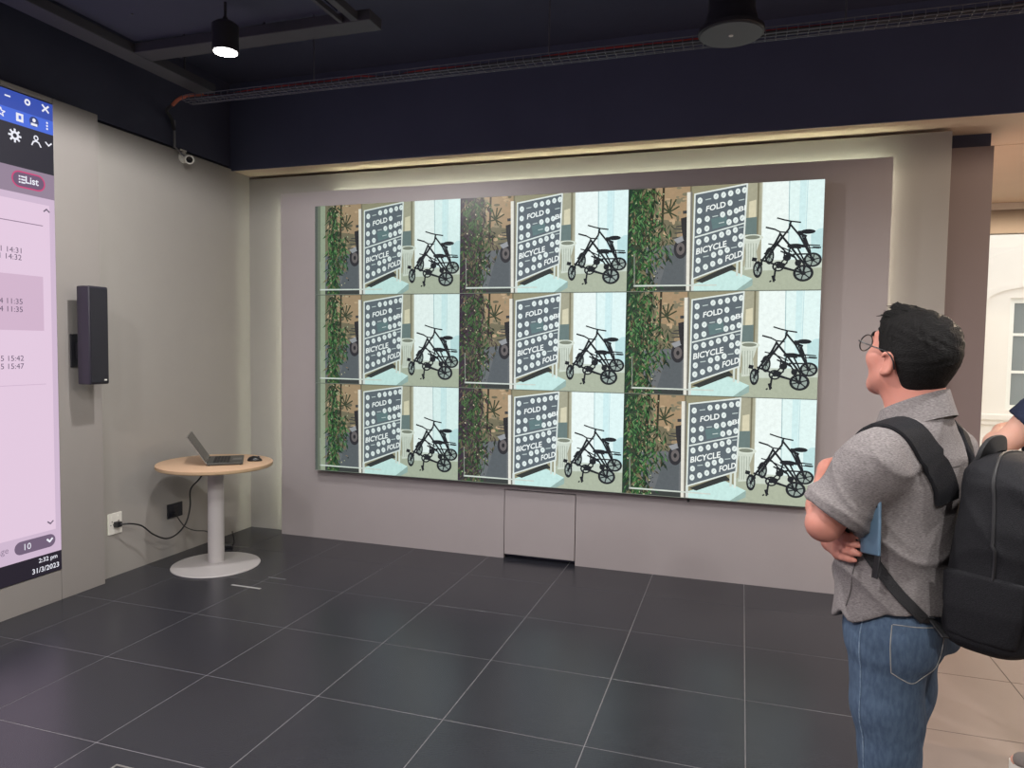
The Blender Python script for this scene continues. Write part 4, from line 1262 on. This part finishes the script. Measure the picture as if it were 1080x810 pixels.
def make_shirt(P, hem_f):
    S = Solid()
    S.loft(P['shirt'], 2.25, 0.03, 0.03)
    nb = P['neck']
    for s in ('L', 'R'):
        sh, el = P['sh' + s], P['el' + s]
        S.limb((nb[0] - 0.005, nb[1] + (0.05 if s == 'L' else -0.05), nb[2] - 0.070), sh, 0.048, 0.064, 0.04)
        e = lerp(sh, el, P['sleeve'])
        a, b = np.array(sh), np.array(e); ab = (b - a) / np.linalg.norm(b - a)
        r0, r1 = 0.070, 0.077
        def slv(G, a=a, b=b, ab=ab):
            t = (G - a) @ ab; L = np.linalg.norm(b - a)
            tt = np.clip(t, 0, L + 0.05)
            c = G - a - tt[..., None] * ab
            rad = np.linalg.norm(c, axis=-1)
            d = rad - (r0 + (r1 - r0) * tt / L)
            d = smax(d, t - L, 0.006)
            return d
        S.union(slv, np.minimum(a, b) - 0.09, np.maximum(a, b) + 0.09, 0.055)
    S.carve(lambda G, D: D + folds(G, 0.0075, 3), S.lo - 0.05, S.hi + 0.05)
    for s in ('L', 'R'):                                     # the open cuffs
        a, b = np.array(P['sh' + s]), np.array(lerp(P['sh' + s], P['el' + s], P['sleeve']))
        def cuff(G, D, a=a, b=b):
            L = np.linalg.norm(b - a); ab = (b - a) / L
            t = (G - a) @ ab; rad = np.linalg.norm(G - a - t[..., None] * ab, axis=-1)
            return np.maximum(D, -np.maximum(np.maximum(rad - 0.064, (L - 0.018) - t), t - L - 0.012))
        S.carve(cuff, b - 0.10, b + 0.10)
    S.carve(lambda G, D: np.maximum(D, hem_f(G) - G[..., 2]), S.lo - 0.05, np.array([S.hi[0] + .05, S.hi[1] + .05, 1.02]))
    return S

def make_jeans(P):
    S = Solid()
    S.loft(P['pelvis'], 2.2, 0.03, 0.02)
    for s in ('L', 'R'):
        hip, kn, an = P['hip' + s], P['kn' + s], P['an' + s]
        sg = 1 if s == 'L' else -1
        S.ball((hip[0] - 0.048, hip[1] * 0.92, hip[2] + 0.015), (0.078, 0.080, 0.095), 0.04)
        S.limb(hip, lerp(hip, kn, .5), 0.092, 0.078, 0.03); S.limb(lerp(hip, kn, .5), kn, 0.078, 0.066, 0.03)
        S.limb(kn, (an[0] - 0.005, an[1], 0.10), 0.066, 0.060, 0.03)
    def crease(G, D):
        x, y, z = G[..., 0], G[..., 1], G[..., 2]
        f = np.sin(30 * z + 14 * x + 2 * np.sin(9 * z + 11 * y)) * 0.0022 + np.sin(62 * z - 20 * x + 3 * np.sin(7 * z)) * 0.0012 * (0.5 + 0.5 * np.tanh((0.62 - z) * 12))
        return D + f
    S.carve(crease, S.lo - 0.05, S.hi + 0.05)
    S.carve(lambda G, D: np.maximum(D, 0.075 - G[..., 2]), S.lo - 0.05, np.array([S.hi[0] + .05, S.hi[1] + .05, 0.16]))
    return S

def make_hair(P, H, quiff=True):
    S = Solid()
    S.ball((-0.018, 0, 0.022), (0.108, 0.083, 0.088), 0.02, H)
    S.ball((-0.046, 0, -0.030), (0.060, 0.063, 0.090), 0.03, H)
    S.ball((-0.008, 0, 0.060), (0.090, 0.072, 0.046), 0.03, H)
    if quiff:
        S.limb((0.010, 0.01, 0.080), (0.056, 0.018, 0.110), 0.028, 0.009, 0.02, H)
        S.limb((0.010, -0.03, 0.078), (0.050, -0.022, 0.106), 0.026, 0.009, 0.02, H)
        S.limb((0.020, 0.03, 0.066), (0.060, 0.038, 0.086), 0.024, 0.009, 0.02, H)
    zz = [-0.16, -0.122, -0.105, -0.060, -0.036, -0.010, 0.000, 0.035, 0.060, 0.085, 0.30]
    xx = [-0.20, -0.078, -0.056, -0.042, -0.032, -0.026, 0.030, 0.046, 0.058, 0.090, 0.20]
    lo, hi = H[2](np.array([-.14, -.1, -.16]), np.array([.12, .1, .17]))
    def cut(G, D):
        q = H[1](G)
        D = smax(D, q[..., 0] - np.interp(q[..., 2], zz, xx), 0.006)
        a = np.arctan2(q[..., 1], q[..., 0] + 0.02)
        st = 1.5 * np.sin(60 * a + 30 * q[..., 2] + 9 * np.sin(40 * q[..., 0])) * 0.0011 + np.sin(110 * q[..., 1] + 40 * q[..., 0] + 6 * np.sin(55 * q[..., 2])) * 0.0013
        return D + st * np.clip((q[..., 2] + 0.05) * 8, 0.2, 1.2)
    S.carve(cut, lo - 0.02, hi + 0.02)
    return S

def make_collar(P, H):
    """Band and folded leaf of the shirt collar round the neck."""
    nb = np.array(P['neck']); m = MB()
    N = 40; verts, faces = [], []
    ring = [(0.064, 0.026, 0.0), (0.069, 0.027, 0.004), (0.080, -0.008, -0.006), (0.089, -0.034, -0.014), (0.084, -0.037, -0.016), (0.066, -0.010, 0.0), (0.060, 0.0, 0.0)]
    for i in range(N):
        a = math.radians(28) + (2 * PI - math.radians(56)) * i / (N - 1)     # open at the throat
        fr = 0.5 + 0.5 * math.cos(a)                                           # 1 at the front
        for r, h, ff in ring:
            rx, ry = r * 1.02, r * 1.06
            drop = -0.068 * fr - 0.012 * fr * (1 if h < 0 else 0)
            verts.append((nb[0] + 0.012 + rx * math.cos(a) + 0.012 * fr, nb[1] + ry * math.sin(a), nb[2] + 0.018 + h + drop))
    k = len(ring)
    for i in range(N - 1):
        for j in range(k):
            l = (j + 1) % k
            faces.append((i * k + j, i * k + l, (i + 1) * k + l, (i + 1) * k + j))
    faces.append(tuple(range(k))); faces.append(tuple((N - 1) * k + j for j in reversed(range(k))))
    m.add(verts, faces)
    return m

def make_shoe(root, P, s, upper_m, sole_m):
    an, t = P['an' + s], P['toe' + s]
    d = np.array([t[0] - an[0], t[1] - an[1]]); d /= np.linalg.norm(d)
    def w(u, v, z): return (an[0] + d[0] * u - d[1] * v, an[1] + d[1] * u + d[0] * v, z)
    S = Solid()
    S.limb(w(-0.02, 0, 0.055), w(0.06, 0, 0.052), 0.042, 0.042, 0.03)
    S.limb(w(0.06, 0, 0.050), w(0.165, 0.0, 0.038), 0.043, 0.034, 0.03)
    S.limb(w(-0.025, 0, 0.06), w(-0.01, 0, 0.095), 0.036, 0.038, 0.02)
    S.carve(lambda G, D: np.maximum(D, 0.028 - G[..., 2]), S.lo - .05, np.array([S.hi[0] + .05, S.hi[1] + .05, .06]))
    S.carve(lambda G, D: np.maximum(D, G[..., 2] - 0.105), np.array([S.lo[0] - .05, S.lo[1] - .05, .08]), S.hi + .05)
    sh = link('shoe', S.mesh('shoe_upper', 0.008), upper_m, root)
    m = MB(); out = []
    for i in range(28):
        a = 2 * PI * i / 28
        u = 0.068 + 0.140 * math.cos(a); v = (0.047 - 0.006 * math.cos(a)) * math.sin(a)
        out.append((u, v))
    verts = [w(u, v, 0.0) for u, v in out] + [w(u * 1.0, v * 1.03, 0.022) for u, v in out] + [w(u, v * 0.97, 0.034) for u, v in out]
    n = 28; faces = [tuple(reversed(range(n))), tuple(2 * n + i for i in range(n))]
    for r in (0, 1):
        for i in range(n):
            k = (i + 1) % n
            faces.append((r * n + i, r * n + k, (r + 1) * n + k, (r + 1) * n + i))
    m.add(verts, faces)
    m.build('sole', sole_m, sh, smooth=True)

def fabric(name, c1, c2, scale=260, bump=0.25, rough=0.9, stretch=(1, 1, 1)):
    return mat(name, c1, rough, color2=c2, nscale=scale, bump=bump, bscale=scale * 1.3, stretch=stretch, spec=0.2)

def skin_mat(name, c):
    m = mat(name, c, 0.5, noise=0.08, nscale=18, bump=0.05, bscale=300, spec=0.4)
    b = m.node_tree.nodes['Principled BSDF']
    b.inputs['Subsurface Weight'].default_value = 0.15
    b.inputs['Subsurface Radius'].default_value = (0.012, 0.005, 0.003)
    b.inputs['Subsurface Scale'].default_value = 0.6
    return m

POSE = dict(
    head=(0.0, 0, 1.553), head_yaw=-14, head_pitch=15, neck=(-0.035, 0, 1.425),
    trunk=[(0.86, -0.005, 0, .100, .150), (0.95, 0.0, 0, .100, .145), (1.05, 0.0, 0, .100, .140), (1.2, -0.01, 0, .105, .145), (1.29, -0.02, 0, .085, .125), (1.37, -0.03, 0, .056, .066)],
    shirt=[(0.82, -0.010, 0, .152, .186), (0.95, -0.002, 0, .140, .176), (1.05, 0.003, 0, .132, .170), (1.15, -0.004, 0, .130, .170), (1.24, -0.014, 0, .122, .162), (1.30, -0.024, 0, .104, .140), (1.345, -0.030, 0, .084, .104), (1.39, -0.034, 0, .068, .076), (1.435, -0.034, 0, .060, .066)],
    pelvis=[(0.82, -0.01, 0, .108, .155), (0.90, -0.005, 0, .108, .155), (0.99, 0.0, 0, .104, .148)],
    sleeve=0.84,
    shL=(-0.012, 0.172, 1.292), elL=(0.070, 0.234, 1.138), wrL=(0.178, 0.045, 1.235),
    shR=(-0.012, -0.172, 1.295), elR=(0.165, -0.205, 1.085), wrR=(0.130, 0.098, 1.068),
    handL=((-0.45, -0.85, 0.25), (-0.75, 0.2, -0.3), 1, 0.35), handR=((-0.66, 0.74, 0.10), (-0.75, -0.55, 0.0), 1, 0.28),
    hipL=(-0.008, 0.078, 0.86), knL=(-0.036, 0.076, 0.48), anL=(-0.075, 0.085, 0.085), toeL=(0.135, 0.125, 0.03),
    hipR=(0.012, -0.076, 0.86), knR=(0.034, -0.070, 0.48), anR=(0.020, -0.085, 0.085), toeR=(0.22, -0.125, 0.03),
)

# ---- the man with the rucksack
HEAD_ANG = math.atan2(0.60, -0.80)
man_ = empty('person', (3.165, -2.205, 0), HEAD_ANG)
tag(man_, 'person in grey shirt and jeans with folded arms facing the video wall', 'person')
B, H = make_body(POSE)
SKIN = skin_mat('warm_skin', rgb(194, 132, 117))
link('body', B.mesh('body', 0.0055), SKIN, man_)
def hem(G):
    x, y = G[..., 0], G[..., 1]
    return 0.880 + 0.058 * np.clip((0.05 - x) / 0.10, 0, 1) + 0.030 * np.exp(-((x - 0.060) / 0.022) ** 2) * (np.abs(y) > 0.05) + 0.004 * np.sin(30 * y + 20 * x)
SH = make_shirt(POSE, hem)
M_SHIRT = fabric('grey_melange_cotton', rgb(106, 101, 101), rgb(140, 134, 134), 150, 0.2, stretch=(1, 1, 5))
shirt_o = link('shirt', SH.mesh('shirt', 0.0055), M_SHIRT, man_)
make_collar(POSE, H).build('collar', M_SHIRT, shirt_o, smooth=True)
# side seam and shoulder seam, as raised stitching
def seam(S, pts, r, m, name, parent, off=0.0005):
    p, g = S.snap([tuple(v) for v in bezier(pts, 6)], off)
    b_ = MB(); b_.tube([tuple(v) for v in p], r, 6)
    return b_.build(name, m, parent, smooth=True)
M_SEAM = fabric('dark_seam_thread', rgb(84, 80, 80), rgb(104, 100, 100), 300)
seam(SH, [(0.045, 0.17, 0.93), (0.03, 0.17, 1.0), (0.02, 0.16, 1.08), (0.01, 0.15, 1.16)], 0.0016, M_SEAM, 'side_seam', shirt_o)
seam(SH, [(-0.13, 0.0, 1.29), (-0.12, 0.08, 1.285), (-0.10, 0.14, 1.28)], 0.0014, M_SEAM, 'yoke_seam', shirt_o)
JE = make_jeans(POSE)
M_JEAN = fabric('washed_blue_denim', rgb(68, 84, 106), rgb(82, 100, 122), 110, 0.15, stretch=(1, 1, .35))
jeans_o = link('jeans', JE.mesh('jeans', 0.0065), M_JEAN, man_)
M_STITCH = mat('pale_denim_stitch', rgb(150, 150, 148), 0.8, noise=0.1)
pk = [(-0.150, 0.040, 0.915), (-0.118, 0.120, 0.918), (-0.070, 0.170, 0.922)]
seam(JE, pk, 0.0012, M_STITCH, 'pocket_stitch', jeans_o)
seam(JE, [(-0.070, 0.175, 0.922), (-0.072, 0.180, 0.86), (-0.078, 0.178, 0.79)], 0.0012, M_STITCH, 'pocket_stitch', jeans_o)
seam(JE, [(-0.078, 0.178, 0.79), (-0.10, 0.155, 0.775), (-0.125, 0.12, 0.765), (-0.150, 0.075, 0.780)], 0.0012, M_STITCH, 'pocket_stitch', jeans_o)
seam(JE, [(-0.150, 0.075, 0.780), (-0.160, 0.06, 0.85), (-0.150, 0.040, 0.915)], 0.0012, M_STITCH, 'pocket_stitch', jeans_o)
seam(JE, [(0.01, 0.20, 0.97), (0.01, 0.20, 0.85), (0.012, 0.19, 0.70), (0.015, 0.18, 0.55), (0.01, 0.18, 0.40), (0.0, 0.18, 0.15)], 0.0018, fabric('denim_seam', rgb(96, 116, 140), rgb(128, 146, 166), 120), 'side_seam', jeans_o)
HA = make_hair(POSE, H)
M_HAIR = mat('black_hair', rgb(11, 9, 9), 0.55, spec=0.18, noise=0.3, nscale=80, bump=0.5, bscale=160, stretch=(1, 1, 4))
hair_o = link('hair', HA.mesh('hair', 0.0045), M_HAIR, man_)
rnd = random.Random(8)
m = MB()
for i in range(330):                                        # loose locks over the crown and the quiff
    a = rnd.uniform(-1.0, 1.0); x0 = rnd.uniform(-0.06, 0.03)
    y0 = 0.06 * a; z0 = 0.100 - 0.032 * a * a - 3.5 * max(0, -x0) ** 2
    L = rnd.uniform(0.03, 0.05)
    lift = rnd.uniform(0.002, 0.016)
    tip = (x0 + L, y0 + rnd.uniform(-.012, .012), z0 + lift - 0.2 * max(0, x0 + L - 0.07))
    mid = ((x0 + tip[0]) / 2, (y0 + tip[1]) / 2, (z0 + tip[2]) / 2 + 0.007)
    pts = [H[0](v) for v in ((x0, y0, z0 - 0.006), mid, tip)]
    m.tube(bezier(pts, 4), [0.0032 * (1 - .85 * (j / 8) ** 2) for j in range(9)], 5)
lk = m.build('hair_locks', M_HAIR, hair_o, smooth=True); lk['kind'] = 'stuff'
for s in (1, -1):
    m = MB(); m.tube(bezier([H[0](v) for v in ((0.088, 0.014 * s, 0.026), (0.088, 0.032 * s, 0.033), (0.076, 0.052 * s, 0.026))], 5), [0.002] + [0.0035] * 9 + [0.0015], 6)
    m.build('eyebrow', M_HAIR, man_, smooth=True)
for s in (1, -1):
    m = MB(); c = H[0]((0.0785, 0.032 * s, 0.002)); ax = np.array(H[0]((1, 0, 0))) - np.array(H[0]((0, 0, 0)))
    m.lathe([(0.0062, 0.001), (0.0052, 0.0040), (0.0022, 0.0052), (0.0005, 0.0053)], 16, c, ax)
    m.build('iris', mat('dark_iris', rgb(34, 22, 18), 0.1), man_, smooth=True)
# spectacles
gl = empty('spectacles', H[0]((0, 0, 0))); gl.parent = man_
M_FRAME = mat('black_spectacle_frame', rgb(20, 20, 22), 0.3)
def hv(v): return tuple(np.array(H[0](v)) - np.array(H[0]((0, 0, 0))))
for s in (1, -1):
    ringp = [hv((0.108 - 0.10 * (0.032 * s + 0.024 * math.cos(a)) ** 2 / 0.05, 0.033 * s + 0.0245 * math.cos(a), 0.000 + 0.0215 * math.sin(a))) for a in np.linspace(0, 2 * PI, 28, endpoint=False)]
    m = MB(); m.tube(ringp, 0.0017, 8, closed=True); m.build('rim', M_FRAME, gl, smooth=True)
    m = MB(); m.add([tuple(v) for v in ringp], [tuple(range(28))]); m.build('lens', M_GLASS, gl)
    m = MB(); m.tube(bezier([hv((0.102, 0.058 * s, 0.006)), hv((0.092, 0.072 * s, 0.008)), hv((0.04, 0.0795 * s, 0.007)), hv((-0.006, 0.0845 * s, 0.006)), hv((-0.028, 0.0840 * s, -0.008)), hv((-0.036, 0.0805 * s, -0.030))], 6), 0.0018, 8); m.build('temple', M_FRAME, gl, smooth=True)
m = MB(); m.tube(bezier([hv((0.107, 0.010, 0.006)), hv((0.110, 0, 0.010)), hv((0.107, -0.010, 0.006))], 6), 0.0016, 8); m.build('bridge', M_FRAME, gl, smooth=True)
for s in ('L', 'R'):
    make_shoe(man_, POSE, s, mat('dark_canvas_shoe', rgb(52, 52, 58), 0.8, noise=0.1, nscale=200), M_WHITE)

# ---- his telephone
ph = empty('mobile_phone', (0, 0, 0)); 
tag(ph, 'blue grey mobile phone held under the folded arm', 'phone')
ph.parent = None
def man_world(v):
    c, s = math.cos(HEAD_ANG), math.sin(HEAD_ANG)
    return (3.165 + c * v[0] - s * v[1], -2.205 + s * v[0] + c * v[1], v[2])
ph.location = man_world((-0.026, 0.200, 1.148)); ph.rotation_euler = (math.radians(4), math.radians(8), HEAD_ANG + math.radians(-28))
m = MB(); m.box(-0.035, 0.035, -0.0042, 0.0042, -0.065, 0.075, bev=0.004, seg=3); m.build('case', mat('blue_grey_case', rgb(92, 118, 140), 0.4, noise=0.04), ph, smooth=True)
m = MB(); m.box(-0.032, 0.032, -0.0050, -0.0042, -0.061, 0.071, bev=0.0003, seg=1); m.build('glass', mat('phone_glass', rgb(16, 18, 22), 0.08), ph)
m = MB(); m.box(-0.030, -0.010, 0.0043, 0.0058, 0.045, 0.068, bev=0.0006, seg=1); m.build('camera_bump', M_BLACKPL, ph)
m = MB(); m.ribbon(bezier([(-0.028, 0.0, -0.064), (-0.028, 0.003, -0.085), (-0.026, 0.006, -0.115)], 5), [(0, 1, 0)] * 11, 0.020, 0.004); m.build('wrist_strap', M_BLACKPL, ph)

# ---- the rucksack on his back
M_PACK = fabric('black_pack_nylon', rgb(22, 22, 25), rgb(34, 34, 38), 400, 0.3, 0.75)
M_PACK2 = mat('black_webbing', rgb(26, 26, 29), 0.7, noise=0.2, nscale=300, bump=0.4, bscale=400)
bag = empty('rucksack', (3.165, -2.205, 0), HEAD_ANG)
tag(bag, 'black rucksack worn on the back of the person in the grey shirt', 'rucksack')
K = Solid()
K.loft([(0.880, -0.222, -0.01, .078, .130), (0.915, -0.230, -0.01, .100, .148), (1.05, -0.246, -0.01, .108, .152), (1.18, -0.256, -0.01, .104, .148), (1.27, -0.246, -0.01, .088, .130), (1.335, -0.226, -0.01, .058, .085)], 3.2, 0.02, 0.05)
K.carve(lambda G, D: D + folds(G, 0.004, 9), K.lo - .05, K.hi + .05)
link('pack_body', K.mesh('pack_body', 0.008), M_PACK, bag)
K2 = Solid()
K2.loft([(0.915, -0.335, -0.01, .040, .110), (0.96, -0.345, -0.01, .052, .125), (1.08, -0.345, -0.01, .045, .120), (1.15, -0.330, -0.01, .030, .100)], 3.0, 0.02, 0.03)
link('front_pocket', K2.mesh('front_pocket', 0.008), M_PACK, bag)
K3 = Solid(); K3.loft([(0.925, -0.235, 0.120, .070, .018), (1.0, -0.240, 0.132, .080, .016), (1.08, -0.240, 0.132, .082, .012)], 2.2, 0.02, 0.01)
link('side_pocket', K3.mesh('side_pocket', 0.006), M_PACK, bag)
p, g = K.snap([tuple(v) for v in bezier([(-0.25, 0.155, 0.98), (-0.262, 0.155, 1.10), (-0.255, 0.15, 1.20), (-0.24, 0.10, 1.30), (-0.225, 0.0, 1.335), (-0.24, -0.12, 1.30), (-0.262, -0.17, 1.10), (-0.25, -0.17, 0.98)], 6)], 0.001)
m = MB(); m.tube([tuple(v) for v in p], 0.0035, 6); m.build('zip', mat('dark_zip_tape', rgb(30, 30, 33), 0.6), bag, smooth=True)
m = MB(); m.ribbon(bezier([(-0.185, 0.045, 1.310), (-0.196, 0.042, 1.334), (-0.204, 0.022, 1.350), (-0.204, -0.030, 1.350), (-0.196, -0.058, 1.334), (-0.185, -0.060, 1.310)], 5), [(-1, 0, 0.2)] * 26, 0.038, 0.010); m.build('grab_handle', M_PACK2, bag, smooth=True)
def strap(side, name, pts, wd, th, off, m_, tail=()):
    pts = [(x, y * side, z) for x, y, z in pts]
    P_ = [tuple(v) for v in bezier(pts, 6)]
    p, g = SH.snap(P_, off)
    p = [tuple(v) for v in p] + [(x, y * side, z) for x, y, z in tail]; g = [tuple(v) for v in g] + [tuple(g[-1])] * len(tail)
    m = MB(); m.ribbon(p, g, wd, th)
    return m.build(name, m_, bag, smooth=True)
for side in (1, -1):
    strap(side, 'shoulder_strap', [(-0.150, 0.070, 1.21), (-0.140, 0.085, 1.27), (-0.090, 0.105, 1.34), (-0.030, 0.112, 1.37), (0.030, 0.115, 1.34), (0.080, 0.120, 1.28), (0.110, 0.130, 1.21), (0.120, 0.140, 1.15)], 0.072, 0.013, 0.006, M_PACK)
    strap(side, 'webbing_strap', [(0.112, 0.120, 1.19), (0.095, 0.145, 1.155), (0.045, 0.172, 1.12), (-0.020, 0.175, 1.06), (-0.075, 0.158, 0.995), (-0.120, 0.130, 0.945), (-0.145, 0.112, 0.922)], 0.026, 0.004, 0.004, M_PACK2, [(-0.172, 0.128, 0.915)])

# ---- the second visitor at the edge of the picture
POSE2 = dict(POSE)
POSE2.update(sleeve=0.48, shL=(-0.012, 0.172, 1.305), elL=(0.125, 0.240, 1.150), wrL=(0.205, 0.040, 1.190), head_yaw=-4, head_pitch=2, knL=(-0.045, 0.095, 0.48), anL=(-0.125, 0.105, 0.085), toeL=(0.085, 0.135, 0.03), knR=(-0.04, -0.09, 0.48), anR=(-0.13, -0.10, 0.085), toeR=(0.08, -0.135, 0.03))
p2 = empty('person', (3.925, -1.10, 0), HEAD_ANG + math.radians(-4)); p2.scale = (1.05, 1.05, 1.05)
tag(p2, 'person in navy T-shirt and jeans with folded arms, partly hidden by the rucksack', 'person')
B2, H2 = make_body(POSE2)
link('body', B2.mesh('body', 0.0075), skin_mat('light_skin', rgb(214, 164, 144)), p2)
S2 = make_shirt(POSE2, lambda G: 0.90 + 0.004 * np.sin(25 * G[..., 1]))
link('shirt', S2.mesh('shirt', 0.0075), fabric('navy_cotton', rgb(34, 40, 58), rgb(44, 50, 70), 200, 0.15), p2)
J2 = make_jeans(POSE2)
link('jeans', J2.mesh('jeans', 0.0085), fabric('grey_blue_denim', rgb(74, 88, 100), rgb(98, 112, 122), 14, 0.12), p2)
link('hair', make_hair(POSE2, H2, False).mesh('hair', 0.006), M_HAIR, p2)
for s in ('L', 'R'):
    make_shoe(p2, POSE2, s, mat('grey_canvas_shoe', rgb(120, 112, 108), 0.8, noise=0.1, nscale=200), M_WHITE)
